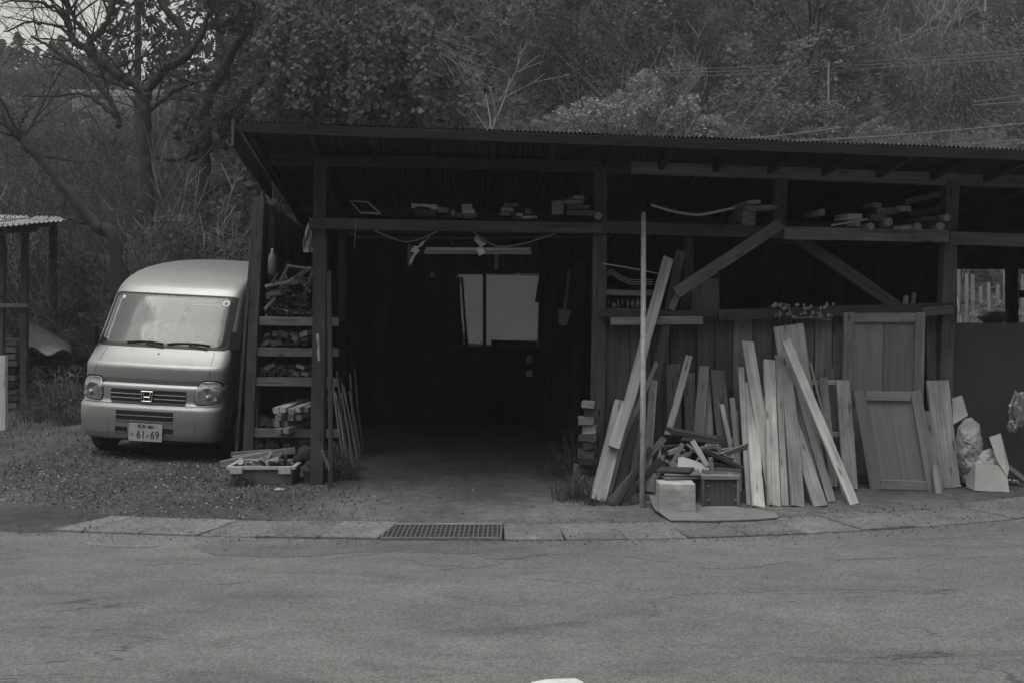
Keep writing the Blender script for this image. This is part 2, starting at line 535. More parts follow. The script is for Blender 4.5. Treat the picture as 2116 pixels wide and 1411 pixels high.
rv, rf = [], []
ry = [-20, -14, -10, -7] + [-5 + .25 * i for i in range(20)]
for k, d in enumerate(ry + [-.004]):
    for x in xs:
        y = yc(x) + d
        z = .006 + (mno.noise(Vector((x * .7, y * .7, 9))) * .0015 - .001 if d < -.1 else 0)
        rv.append((x, y, z))
n = len(ry)
for x in xs: rv.append((x, yc(x) - .004, -.3))
for k in range(n + 1):
    for i in range(nx - 1):
        a = k * nx + i
        rf.append((a, a + 1, a + 1 + nx, a + nx))
obj('road', (rv, rf), M_['asphalt'], smooth=False, kind='structure', label='worn grey asphalt road with fine cracks')

ov, of = [], []  # unseen slope behind the camera, added to block the low frontal sky
for j in range(14):
    for i in range(40):
        x = -90 + 180 * i / 39; y = -11 - j * 4.2
        ov.append((x, y, -.4 + 3.5 * j * sstep(0, 2, j) + mno.noise(Vector((x * .09, y * .09, 3))) * min(j, 4) * .7))
for j in range(13):
    for i in range(39):
        a = j * 40 + i; of.append((a, a + 1, a + 41, a + 40))
obj('sky_block_slope', (ov, of), M_['slope'], smooth=True, kind='structure', label='unseen slope added behind the viewer to block low sky')

gut = obj('gutter', box(-.9, 0, 6.42, 6.44, -.3, -.05), M_['concrete'], kind='structure')   # front wall of the channel under the grate
gut.data.clear_geometry()
gut.data.from_pydata([(x, yc(x) + dy, z) for x in (-3.1, -2, -1, 0, 1, 2, 3, 4, 5.2) for dy, z in ((.004, -.32), (.03, -.32), (.03, -.075), (.004, -.075))],
                     [], [(4 * i + j, 4 * i + 4 + j, 4 * i + 4 + (j + 1) % 4, 4 * i + (j + 1) % 4) for i in range(8) for j in range(4)])
gut.data.update()
joints = [-.86 - .4 * k for k in range(6)][::-1]
lids = [(-3.08, -2.86)] + [(joints[i], joints[i + 1]) for i in range(5)] + [(-.056 + .4 * k, -.056 + .4 * (k + 1)) for k in range(13)]
for i, (a, b) in enumerate(lids):
    g = .007 + R.uniform(0, .006)
    dz = R.uniform(-.006, .005); dy = R.uniform(-.006, .006)
    a, b = a + g, b - g
    c = .006
    sl = .06 * (b + a) * .5          # joints lie square to the bend
    def pt(x, e, z, ins=0):
        xx = x
        yy = yc(x) + (e * .446 + (ins if e == 0 else -ins)) + dy
        return (xx + (-sl * 1.3 if e == 1 else 0), yy, z + dz)
    v = [pt(a, 0, -.07), pt(b, 0, -.07), pt(b, 1, -.07), pt(a, 1, -.07),
         pt(a, 0, .014), pt(b, 0, .014), pt(b, 1, .014), pt(a, 1, .014),
         pt(a + c, 0, .02, c), pt(b - c, 0, .02, c), pt(b - c, 1, .02, c), pt(a + c, 1, .02, c)]
    f = [(3, 2, 1, 0), (8, 9, 10, 11)]
    for k in range(4):
        f.append((k, (k + 1) % 4, 4 + (k + 1) % 4, 4 + k)); f.append((4 + k, 4 + (k + 1) % 4, 8 + (k + 1) % 4, 8 + k))
    obj('slab', (v, f), M_['concrete'], parent=gut)

gr = empty('drain_grate', (-.458, yc(-.458) + .22, 0), label='steel grid drain grate set between the concrete gutter slabs', cat='drain grate')
gx0, gx1, gy = -.85, -.066, yc(-.458)
y0, y1 = gy + .03, gy + .40
for (a, b, c, d) in ((gx0, gx1, y0, y0 + .012), (gx0, gx1, y1 - .012, y1), (gx0, gx0 + .012, y0 + .0125, y1 - .0125), (gx1 - .012, gx1, y0 + .0125, y1 - .0125)):
    obj('frame_bar', box(a, b, c, d, -.06, .021), M_['steel'], gr)
for k in range(1, 4):
    y = y0 + (y1 - y0) * k / 4
    obj('long_bar', box(gx0 + .0125, gx1 - .0125, y - .005, y + .005, -.05, .017), M_['steel'], gr)
for k in range(1, 25):
    x = gx0 + (gx1 - gx0) * k / 25
    obj('cross_bar', box(x - .004, x + .004, y0 + .0125, y1 - .0125, -.04, .0195), M_['steel'], gr)
for yy0, yy1 in ((gy + .003, gy + .0285), (y1 + .001, gy + .447)):
    obj('slab', box(gx0, gx1, yy0, yy1, -.07, .019), M_['concrete'], gut)

sv, sf_ = [], []
for i in range(40):
    x = -9 + i * (9 - 2.95) / 39
    for j in range(7):
        e = j / 6
        y = yc(x) - .12 - .10 * mno.noise(Vector((x * 2, 0, 1))) + e * .70
        t_ = math.sin(min(1, e * 2.2) * math.pi / 2) * sstep(-2.9, -3.2, x)
        sv.append((x, y, .0 + .036 * t_ + mno.noise(Vector((x * 6, y * 6, 2))) * .010 * t_ + (-.02 if j == 0 else 0)))
for i in range(39):
    for j in range(6):
        a = i * 7 + j; sf_.append((a, a + 7, a + 8, a + 1))
obj('soil_verge', (sv, sf_), M_['soil'], smooth=True, kind='structure', label='soil washed over the left end of the gutter')

def road_sheet(name, outline, z, mt, label):
    pts_ = smooth_path(outline + [outline[0]], 4)[:-1]
    p3 = [Vector((p.x + R.uniform(-.02, .02), p.y + R.uniform(-.012, .012), z)) for p in pts_]
    n_ = len(p3)
    obj(name, ([tuple(p) for p in p3] + [(p.x, p.y, .003) for p in p3], [tuple(range(n_))] + [(i, n_ + i, n_ + (i + 1) % n_, (i + 1) % n_) for i in range(n_)]), M_[mt], kind='structure', label=label)
gp_ = lambda a, b: G(a, b, .012)
road_sheet('road_patch', [gp_(560, 1122), gp_(700, 1121), gp_(880, 1123), (gp_(1010, 1128)), gp_(960, 1141), gp_(800, 1136), gp_(640, 1146), gp_(540, 1148), gp_(430, 1140), gp_(400, 1124), gp_(470, 1120)], .0074, 'patch', 'darker tarred patch of road along the gutter')
road_sheet('road_patch', [gp_(985, 1130), gp_(1100, 1127), gp_(1130, 1140), gp_(1060, 1152), gp_(990, 1150)], .0076, 'patch', 'small dark patch of road before the drain grate')
road_sheet('road_patch', [gp_(165, 1116), gp_(230, 1122), gp_(315, 1124), gp_(300, 1128), gp_(220, 1127), gp_(170, 1120)], .0075, 'patchpale', 'thin pale streak of worn road at the left')
def crack(pts, w, label):
    p = smooth_path([G(a, b, .0155) for a, b in pts], 14)
    p = [q + Vector((R.uniform(-.012, .012), R.uniform(-.02, .02), 0)) for q in p]
    v, f = [], []
    gap_ = [mno.noise(Vector((i * .11, w * 700 + len(p), 5))) < -.22 for i in range(len(p))]
    for i, q in enumerate(p):
        ww = w * .26 * R.uniform(.1, .5) * (1 if 4 < i < len(p) - 5 else .3) * (.45 if mno.noise(Vector((i * .23, w * 900, 1))) < 0 else 1)
        v += [(q.x, q.y - ww, .0082), (q.x, q.y + ww, .0082), (q.x, q.y + ww, .0066), (q.x, q.y - ww, .0066)]
    for i in range(len(p) - 1):
        if gap_[i]: continue
        for j in range(4): f.append((4 * i + j, 4 * i + 4 + j, 4 * i + 4 + (j + 1) % 4, 4 * i + (j + 1) % 4))
    obj('road_crack', (v, f), M_['crack'], kind='structure', label=label)
crack([(1290, 1146), (1380, 1158), (1480, 1172), (1560, 1168), (1640, 1156), (1760, 1152), (1860, 1148)], .0045, 'long crack in the road curving below the timber pile')
crack([(1080, 1192), (1180, 1199), (1270, 1205), (1380, 1222), (1500, 1221), (1620, 1216), (1760, 1214), (1900, 1219)], .0045, 'second long crack across the right half of the road')
crack([(680, 1150), (760, 1143), (850, 1134), (960, 1132), (1040, 1134)], .005, 'crack along the edge of the dark road patch')
crack([(830, 1148), (880, 1163), (960, 1166), (1040, 1162)], .004, 'short crack under the small road patch')
crack([(300, 1166), (360, 1160), (420, 1163)], .004, 'short crack in the road at the left')
crack([(420, 1204), (460, 1203), (520, 1196)], .004, 'faint crack in the left half of the road')
crack([(1330, 1275), (1360, 1262), (1352, 1240), (1390, 1228)], .004, 'forked crack near the middle of the road')

pm = [G(1098, 1409, .013), G(1130, 1403, .013), G(1190, 1401, .013), G(1206, 1409, .013), G(1200, 1450, .013), G(1080, 1450, .013)]
pv = [(p.x, p.y, .0145) for p in pm]
obj('road_marking', (pv + [(p[0], p[1], -.03) for p in pv], [tuple(range(6))[::-1]] + [(i, (i + 1) % 6, 6 + (i + 1) % 6, 6 + i) for i in range(6)]), M_['linepaint'], kind='structure', label='end of a white painted road line')

# ------------------------------------------------------------------ the long timber shed
def Yf(px): return 1 / (1 / 8.25 + (1 / 8.45 - 1 / 8.25) * (px - 655) / 1300)
def S(px, py, d=0.0): return PX(px, py, Yf(px) + d)
SH = empty('timber_shed', (.9, 8.4, 0), label='long dark open-fronted timber shed under a corrugated roof beside the road', cat='shed')
YB = 12.3
def roofz(x, y): return 2.885 - .0286 * (x + 2.03) - .0963 * (y - 7.42)
def eavey(x): return 7.42 + .03 * (x + 2.05)
XR = 8.2
def member(name, a, b, hpx, t, d=0.0, mat='wdark', **kw):
    A, B = S(a[0], a[1], d), S(b[0], b[1], d)
    return plank(name, A, B, hpx * Yf((a[0] + b[0]) / 2) / F, t, M_[mat], SH, **kw)

# roof sheets, overlapping, small corrugations
def sheet(x0, x1, lift):
    pitch = .034
    nn = max(6, int((x1 - x0) / pitch * 6))
    v, f = [], []
    rowsY = [0, 1.2, 2.45, 5.0]
    for layer in (0, 1):
        for d in rowsY:
            for i in range(nn + 1):
                x = x0 + (x1 - x0) * i / nn
                y = eavey(x) + d
                xx = x - .105 * d * sstep(1.2, -2.0, x)
                z = roofz(x, y) + .009 * math.cos(2 * math.pi * x / pitch) + lift - layer * .0025
                v.append((xx, y, z))
    w = nn + 1; h = len(rowsY)
    for layer in (0, 1):
        for r in range(h - 1):
            for i in range(nn):
                a = layer * w * h + r * w + i
                q = (a, a + 1, a + 1 + w, a + w)
                f.append(q if layer == 0 else q[::-1])
    for i in range(nn):
        f.append((i, i + w * h, i + 1 + w * h, i + 1))
    return v, f
x = -2.06; k = 0
while x < XR:
    x1 = min(x + .68, XR)
    obj('roof_sheet', sheet(x, x1 + .03, .004 * (k % 2)), M_['roof'], SH, smooth=True)
    x = x1; k += 1
# rafters and eave boards
x = -1.98
while x < XR - .05:
    y0 = eavey(x) + .03
    kx = .105 * sstep(1.2, -2.0, x)
    A = Vector((x, y0, roofz(x, y0) - .042)); B = Vector((x - kx * 4.85, YB + .05, roofz(x, YB + .05) - .042))
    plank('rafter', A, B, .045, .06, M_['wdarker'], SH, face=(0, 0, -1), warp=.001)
    x += .46
for i in range(5):
    xa, xb = -2.04 + i * 2.04, -2.04 + (i + 1) * 2.04 - .004
    ya, yb = eavey(xa) - .006, eavey(xb) - .006
    plank('fascia', (xa, ya, roofz(xa, ya) - .052), (xb, yb, roofz(xb, yb) - .052), .075, .02, M_['sombre'], SH, warp=.0008)
for d in (2.9,):
    for i in range(4):
        xa, xb = -2.2 + i * 2.6, -2.2 + (i + 1) * 2.6
        plank('purlin', (xa, eavey(xa) + d, roofz(xa, eavey(xa) + d) - .12), (xb, eavey(xb) + d, roofz(xb, eavey(xb) + d) - .12), .1, .09, M_['wdarker'], SH, warp=.001)
plank('verge_board', (-2.085, 7.43, roofz(-2.05, 7.43) - .085), (-2.285, 9.42, roofz(-2.05, 9.42) - .085), .20, .022, M_['wdark'], SH, face=(1, 0, 0), skew=.5)
# wall plate, tie beam, lower rails
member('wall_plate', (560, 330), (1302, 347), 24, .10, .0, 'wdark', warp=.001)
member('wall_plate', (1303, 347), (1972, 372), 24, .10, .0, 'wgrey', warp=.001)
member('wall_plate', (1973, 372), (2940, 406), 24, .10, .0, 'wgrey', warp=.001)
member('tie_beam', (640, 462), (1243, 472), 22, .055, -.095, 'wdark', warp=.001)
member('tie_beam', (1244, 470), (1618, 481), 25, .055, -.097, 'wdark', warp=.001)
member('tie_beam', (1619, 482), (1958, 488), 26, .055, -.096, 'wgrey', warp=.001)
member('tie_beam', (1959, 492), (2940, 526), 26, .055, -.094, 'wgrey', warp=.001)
member('inner_rail', (700, 479), (1206, 481), 9, .05, .5, 'wdark')
member('inner_rail', (738, 491), (1206, 490), 6, .04, .75, 'wgrey')
# posts
def post(top, bot, w, d=0.0, mat='wdark', t=.115):
    A = S(bot[0], bot[1], d); A.z = gz(A.x, A.y) - .03
    return plank('post', A, S(top[0], top[1], d), w * Yf(top[0]) / F, t, M_[mat], SH, warp=.003)
post((664, 338), (656, 985), 27, .0, 'wdark')
post((680, 560), (684, 985), 9, -.14, 'wdark', .03)
post((1240, 355), (1232, 990), 28, .0, 'wdark')
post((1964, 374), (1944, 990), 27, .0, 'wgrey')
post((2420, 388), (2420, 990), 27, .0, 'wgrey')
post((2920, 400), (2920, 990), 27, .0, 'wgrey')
member('strut', (1611, 372), (1609, 470), 26, .11, .0, 'wdark')
member('strut', (1423, 484), (1417, 645), 20, .09, .06, 'wdark')
member('brace', (1396, 606), (1614, 462), 24, .05, -.15, 'wgrey')
member('brace', (1628, 478), (1852, 634), 24, .05, .09, 'wdark')
member('brace', (1404, 600), (1386, 640), 13, .04, -.12, 'wgrey')
member('rail', (1238, 648), (1480, 648), 13, .05, -.09, 'wdark')
member('rail', (1262, 664), (1452, 662), 16, .03, -.13, 'wgrey', warp=.004)
member('rail', (1484, 652), (1968, 637), 23, .05, -.09, 'wdark')
member('rail', (1905, 645), (1968, 640), 18, .03, -.132, 'wgrey')
# low wall of vertical boards behind the leaning timber
px = 1246
while px < 1745:
    w = R.choice((38, 46, 54, 42))
    A = S(px + w / 2, 985, .0); A.z = gz(A.x, A.y) - .02
    B = S(px + w / 2 + R.uniform(-2, 2), 652 + R.uniform(-3, 3), .0)
    plank('wall_board', A, B, (w - 2) * 8.35 / F, .02 , M_['wgrey' if px > 1500 else 'wdark'], SH, warp=.003, roll=R.uniform(-.03, .03))  # paler timber at the right stands in for a veil of leaked light
    px += w
px = 1915
while px < 1960:
    plank('wall_board', S(px + 11, 985, .02) * 1.0, S(px + 9, 650, .02), 21 * 8.4 / F, .02, M_['wgrey'], SH)
    px += 23
# the plain dark sheets closing the right bay
pa, pb = S(1966, 667, .09), S(2166, 661, .09)
obj('wall_panel', box(pa.x, pb.x, pa.y - .01, pa.y + .012, .0, pa.z), M_['darksheet'], SH, label='plain dark sheet closing the lower right bay')
obj('wall_panel', box(pb.x + .004, pb.x + 3.2, pa.y + .015, pa.y + .035, .0, pa.z + .01), M_['darksheet'], SH)
# left gable wall (set back) and its corner post
XL = -2.43
A = PX(514, 948, 9.62); A.z = gz(A.x, A.y)
plank('post', A, PX(539, 408, 9.62), .095, .10, M_['wdark'], SH, face=(0, -1, 0))
y = 9.70
while y < YB - .05:
    w = .19
    plank('wall_board', (XL - .065 - .10 * (9.7 > 99), y + w / 2, .0), (XL - .045, y + w / 2, min(2.52, roofz(XL, y + w / 2) - .09)), w - .004, .018, M_['wdark'], SH, face=(-1, 0, 0))
    y += w
plank('corner_strip', (-2.66, 9.60, .02), (-2.475, 9.60, 2.52), .03, .03, M_['wdark'], SH)
# back wall: boards with a window hole
WX0, WX1, WZ0, WZ1 = PX(944, 0, YB).x, PX(1116, 0, YB).x, PX(0, 714, YB).z, PX(0, 566, YB).z
x = -2.5
while x < 7.8:
    w = .2
    top = roofz(x + w, YB) - .014
    xm = x + w / 2
    if xm > (1975 - CX) * YB / F:          # right bay is open at the back below a header
        plank('wall_board', (xm, YB, 1.93), (xm, YB, top), w - .003, .02, M_['wdark'], SH)
    elif WX0 - w / 2 < xm < WX1 + w / 2:
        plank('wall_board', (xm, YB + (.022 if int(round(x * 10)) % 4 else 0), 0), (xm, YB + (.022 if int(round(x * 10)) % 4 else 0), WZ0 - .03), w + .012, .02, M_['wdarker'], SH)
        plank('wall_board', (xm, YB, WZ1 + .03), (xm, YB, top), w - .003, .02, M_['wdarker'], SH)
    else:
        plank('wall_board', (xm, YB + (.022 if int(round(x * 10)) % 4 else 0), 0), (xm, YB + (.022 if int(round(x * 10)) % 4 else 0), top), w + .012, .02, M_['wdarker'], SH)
    x += w
# window: two frosted panes in a rough opening
WIN = obj('window', join(box(WX0 - .14, WX1 + .14, YB - .035, YB - .012, WZ1 + .002, WZ1 + .06), box(WX0 - .14, WX1 + .14, YB - .035, YB - .012, WZ0 - .06, WZ0 - .002),
                         box(WX0 - .14, WX0 - .002, YB - .035, YB - .012, WZ0 - .002, WZ1 + .002), box(WX1 + .002, WX1 + .14, YB - .035, YB - .012, WZ0 - .002, WZ1 + .002)), M_['wdarker'], SH)
obj('mullion', box(PX(998, 0, YB).x, PX(1005, 0, YB).x, YB - .06, YB - .03, WZ0 - .002, WZ1 + .002), M_['wdarker'], WIN)
def pane_poly(pts, y):
    p = [PX(a, b, y) for a, b in pts]; n = len(p)
    return [(q.x, y, q.z) for q in p] + [(q.x, y + .004, q.z) for q in p], [tuple(range(n)), tuple(range(2 * n - 1, n - 1, -1))] + [(i, n + i, n + (i + 1) % n, (i + 1) % n) for i in range(n)]
obj('pane', pane_poly([(947, 568), (999, 568), (999, 711), (968, 709), (962, 650), (957, 573), (947, 573)], YB - .004), M_['pane'], WIN)
obj('pane', pane_poly([(1004, 568), (1114, 571), (1105, 624), (1113, 626), (1110, 704), (1015, 702), (1015, 711), (1003, 711)], YB - .004), M_['pane'], WIN)
obj('pane', pane_poly([(950, 586), (953, 586), (958, 660), (960, 690), (957, 690), (953, 650)], YB - .004), M_['pane'], WIN)
dkL = [(944, 573), (957, 573), (962, 650), (968, 709), (968, 714), (959, 714), (960, 690), (958, 660), (953, 586), (950, 586), (953, 650), (957, 690), (957, 714), (944, 714)]
obj('cover_board', pane_poly([(944, 574), (949, 574), (952, 650), (956, 690), (956, 714), (944, 714)], YB - .001), M_['wdarker'], WIN)
obj('cover_board', pane_poly([(954, 574), (957, 574), (962, 650), (967, 714), (961, 714), (960, 660)], YB - .001), M_['wdarker'], WIN)
obj('cover_board', pane_poly([(1015, 703), (1110, 705), (1110, 714), (1015, 714)], YB - .001), M_['wdarker'], WIN)
obj('cover_board', pane_poly([(1114, 567), (1117, 567), (1117, 714), (1111, 714), (1113.5, 626), (1105.5, 624)], YB - .001), M_['wdarker'], WIN)
# open back of the right bay
for px in (2090, 2330):
    A = PX(px, 0, YB - .08); A.z = 0
    plank('post', A, (A.x, A.y, roofz(A.x, A.y) - .1), .115, .11, M_['wdark'], SH)
plank('rail', (PX(2098, 0, YB).x, YB - .1, 1.62), (7.8, YB - .1, 1.66), .09, .04, M_['wdark'], SH)
# right end wall, beyond the picture
y = 8.6
while y < YB:
    plank('wall_board', (7.9, y + .1, 0), (7.9, y + .1, roofz(7.9, y) - .1), .196, .02, M_['wdark'], SH, face=(1, 0, 0)); y += .2
# loft boards that carry the stored offcuts
for i in range(4):
    xa, xb = -1.65, 2.28
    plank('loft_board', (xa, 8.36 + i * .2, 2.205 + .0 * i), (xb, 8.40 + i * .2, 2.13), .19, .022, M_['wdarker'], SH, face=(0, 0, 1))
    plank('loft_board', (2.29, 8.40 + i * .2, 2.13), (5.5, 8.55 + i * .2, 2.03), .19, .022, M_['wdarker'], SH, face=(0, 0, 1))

def bar(name, px, py, wpx, hpx, Y, L=.25, roll=0.0, dx=0.0, dz=0.0, mat='wmid', **kw):
    """a length of timber seen end-on"""
    A = PX(px, py, Y); B = A + Vector((dx, L, dz))
    return plank(name, A, B, wpx * Y / F, hpx * Y / F, M_[mat], None, face=(0, 0, 1), segs=1, roll=roll, warp=0, **kw)

def log(name, px, py, rpx, Y, L, mat='wmid', dx=0, parent=None, **kw):
    A = PX(px, py, Y); B = A + Vector((dx, L, 0))
    r = rpx * Y / F
    M = Matrix.Translation(A) @ frame_of(A, B, (0, 0, 1))
    LL = (B - A).length
    return obj(name, lathe_vf([(r * .93, 0), (r, .008), (r * .97, LL)], 12), M_[mat], parent, M, **kw)

# things lying on the beam, left to right
g1 = 'offcuts stored on the beam under the shed roof'
fr = empty('picture_frame', PX(752, 441, 8.2), label='empty thin wooden frame tilted on the beam near the left post', cat='frame')
fc = [PX(724, 416, 8.3), PX(760, 418, 8.3), PX(786, 442, 8.2), PX(745, 440, 8.2)]
for i in range(4):
    plank('frame_bar', fc[i], fc[(i + 1) % 4], .014, .014, M_['wpale'], fr)
nb = [PX(850, 420, 8.18), PX(905, 424, 8.18), PX(905, 434, 8.18), PX(893, 433, 8.18), PX(884, 428, 8.18), PX(862, 427, 8.18), PX(856, 431, 8.18), PX(850, 430, 8.18)]
obj('notched_board', ([tuple(p) for p in nb] + [(p.x, p.y + .03, p.z) for p in nb], [tuple(range(8)), tuple(range(15, 7, -1))] + [(i, 8 + i, 8 + (i + 1) % 8, (i + 1) % 8) for i in range(8)]), M_['wwhite'],
    label='pale notched board lying along the beam over the dark doorway', cat='board', group=g1)
for (px, py, w, h, mt, lb) in [
    (878, 441, 44, 12, 'wdark', 'dark block under the pale notched board on the beam'),
    (915, 434, 21, 10, 'wmid', 'small grey block just right of the pale notched board'),
    (936, 440, 8, 10, 'wmid', 'tiny cube of wood between the notched board and the stepped blocks'),
    (965, 427, 21, 10, 'wpale', 'topmost of the three stepped blocks on the beam'),
    (968, 437, 25, 9, 'wpale', 'middle one of the three stepped blocks on the beam'),
    (972, 446, 26, 9, 'wmid', 'lowest of the three stepped blocks on the beam'),
    (951, 445, 10, 10, 'wmid', 'small square end beside the three stepped blocks'),
    (1056, 424, 30, 7, 'wmid', 'top board of the little leaning stack on the beam over the doorway'),
    (1048, 433, 26, 8, 'wmid', 'middle board of the little leaning stack on the beam'),
    (1043, 442, 24, 7, 'wgrey', 'bottom board of the little leaning stack on the beam'),
    (1074, 444, 13, 6, 'wmid', 'thin flat offcut right of the leaning stack on the beam'),
    (1091, 438, 12, 12, 'wgrey', 'square block standing on a flat strip on the beam'),
    (1095, 449, 30, 5, 'wmid', 'flat strip under the square block on the beam'),
    (1152, 429, 24, 28, 'wgrey', 'tall square box-like block on the beam left of the middle post'),
    (1196, 408, 22, 8, 'wmid', 'topmost offcut of the wide stack left of the middle post'),
    (1186, 418, 40, 9, 'wgrey', 'second offcut of the wide stack left of the middle post'),
    (1195, 428, 48, 9, 'wgrey', 'third offcut of the wide stack left of the middle post'),
    (1200, 440, 60, 11, 'wdark', 'lowest offcut of the wide stack left of the middle post'),
    (1548, 451, 27, 30, 'wmid', 'square block on the beam left of the short upper strut'),
    (1558, 418, 28, 8, 'wpale', 'pale block on top of the square block by the short strut'),
    (1556, 430, 34, 10, 'wgrey', 'grey block under the pale block by the short strut'),
    (1585, 428, 40, 8, 'wgrey', 'flat offcut lying against the short upper strut'),
    (1699, 439, 11, 13, 'wmid', 'small upright block alone on the beam right of the short strut'),
    (1767, 448, 32, 12, 'wwhite', 'pale upper block of the pair under the long white lath'),
    (1765, 462, 27, 11, 'wmid', 'lower block of the pair under the long white lath'),
    (1812, 424, 20, 9, 'wgrey', 'topmost offcut of the right loft stack'),
    (1832, 436, 40, 12, 'wmid', 'second offcut of the right loft stack'),
    (1815, 450, 30, 14, 'wgrey', 'third offcut of the right loft stack'),
    (1872, 431, 24, 10, 'wpale', 'pale tilted offcut above the log ends on the beam'),
    (1920, 452, 38, 8, 'wgrey', 'flat offcut above the right log ends on the beam'),
]:
    bar('offcut', px, py, w, h, 8.21 + R.uniform(-.03, .05), R.uniform(.2, .45), R.uniform(-.06, .06), R.uniform(-.05, .05), 0, mt, label=lb, cat='offcut', group=g1)
for (px, py, r, lb) in [(1236, 446, 8, 'round log end on the beam by the middle post'), (1800, 468, 8, 'leftmost of the round log ends on the right beam'),
                        (1836, 459, 10, 'biggest round log end, second from the left on the right beam'), (1897, 468, 8.5, 'round log end at the end of the lying log'),
                        (1944, 468, 9, 'pale round log end next to the right post'), (1957, 450, 8, 'upper round log end against the right post')]:
    log('log', px, py, r, 8.2, .5, 'wmid', R.uniform(-.05, .05), label=lb, cat='log', group='log ends on the right beam')
A = PX(1846, 471, 8.27); B = PX(1886, 470, 8.25)
obj('log', tube_vf([A, B], [.02, .02], 10), M_['wmid'], label='thin log lying lengthwise between the round log ends', cat='log')
plank('lath', PX(1718, 466, 8.17), PX(1793, 453, 8.15), .016, .012, M_['wwhite'], label='long white lath sticking out over the right beam', cat='lath')
for a, b, lb in (((1870, 418), (1950, 400), 'upper slanting stick stored under the right roof'), ((1880, 443), (1962, 430), 'lower slanting stick stored under the right roof')):
    plank('stick', PX(a[0], a[1], 8.7), PX(b[0], b[1], 8.6), .05, .03, M_['wgrey'], label=lb, cat='stick')

# rope, cords, streamers, lamp in the doorway
def rope_thing(pts, r, mt, label, cat, name, twist=False):
    p = smooth_path(pts, 8)
    if twist:
        vf = join(*[tube_vf([q + Vector((0, math.sin(i * 1.5 + ph) * r * .8, math.cos(i * 1.5 + ph) * r * .8)) for i, q in enumerate(smooth_path(pts, 22))], r, 5) for ph in (0, math.pi)])
    else: vf = tube_vf(p, r, 5)
    return obj(name, vf, M_[mt], label=label, cat=cat)
rope_thing([PX(1346, 424, 8.1), PX(1390, 437, 8.08), PX(1440, 444, 8.08), PX(1480, 438, 8.08), PX(1516, 430, 8.1)], .0075, 'rope', 'twisted rope sagging in front of the beam right of the middle post', 'rope', 'rope', True)
rope_thing([PX(1246, 545, 8.2), PX(1290, 552, 8.25), PX(1362, 566, 8.3)], .005, 'rope', 'thin cord stretched above the warped sheet', 'cord', 'cord')
rope_thing([PX(775, 478, 8.35), PX(842, 500, 8.35), PX(905, 478, 8.35)], .006, 'rope', 'straw rope looped under the beam at the left paper streamer', 'rope', 'straw_rope')
rope_thing([PX(975, 478, 8.35), PX(1024, 508, 8.35), PX(1080, 504, 8.36), PX(1150, 482, 8.4)], .006, 'rope', 'straw rope looped under the beam at the right paper streamer', 'rope', 'straw_rope')
rope_thing([PX(736, 455, 8.14), PX(734, 490, 8.14), PX(731, 516, 8.14)], .003, 'wire', 'thin wire hanging from the beam near the left post', 'wire', 'hanging_wire')
def streamer(pts, w, label):
    v, f = [], []
    for (px, py, sl) in pts:
        p = PX(px, py, 8.33)
        for s in (-1, 1):
            for t in (0, .003):
                v.append((p.x + s * w * sl[0], p.y + t + s * .015, p.z + s * w * sl[1]))
    for i in range(len(pts) - 1):
        a = i * 4
        f += [(a, a + 2, a + 6, a + 4), (a + 1, a + 5, a + 7, a + 3), (a, a + 4, a + 5, a + 1), (a + 2, a + 3, a + 7, a + 6)]
    n = len(v); f += [(0, 1, 3, 2), (n - 4, n - 2, n - 1, n - 3)]
    obj('paper_streamer', (v, f), M_['paper'], label=label, cat='streamer')
streamer([(888, 487, (.2, .8)), (876, 498, (.8, .5)), (866, 512, (.9, .5)), (852, 514, (.5, .9)), (862, 520, (.9, .4)), (852, 533, (.6, .3)), (848, 545, (.4, .1))], .026, 'folded white paper streamer hanging at the left end of the lamp')
streamer([(983, 488, (.3, .2)), (988, 498, (.9, .2)), (999, 507, (.9, .4)), (989, 513, (.8, .3)), (996, 523, (.9, .3)), (995, 527, (.8, .3))], .03, 'folded white paper streamer hanging in the middle of the lamp')
LP = empty('strip_lamp', PX(986, 518, 8.75), label='unlit fluorescent strip lamp hanging across the dark doorway', cat='lamp')
plank('lamp_housing', PX(876, 521, 8.78), PX(1098, 522, 8.78), .035, .05, M_['lampbody'], LP, warp=0)
obj('lamp_tube', tube_vf([PX(880, 514, 8.74), PX(1096, 514.5, 8.74)], .013, 10), M_['white'], LP, smooth=True)
for px, top, bot in ((846, 505, 550), (1025, 526, 556)):
    plank('tool_handle', PX(px, bot, 8.85), PX(px + 1, top, 8.8), .035, .02, M_['wgrey'], label='short grey board hanging %s the strip lamp' % ('left of' if px < 900 else 'below'), cat='board')
plank('lamp_stay', PX(935, 462, 8.6), PX(936, 513, 8.7), .014, .01, M_['wdark'], LP)
# small pale cards and bits inside
for px, py, w, h, lb in ((1094, 742, 12, 18, 'upper small pale card on the dark back wall'), (1094, 771, 13, 13, 'lower small pale card on the dark back wall'),
                         (893, 569, 8, 9, 'small pale square left of the window on the back wall')):
    c = PX(px, py, YB - .05)
    obj('card', box(c.x - w * .003, c.x + w * .003, YB - .05, YB - .046, c.z - h * .003, c.z + h * .003), M_['card'], label=lb, cat='card')
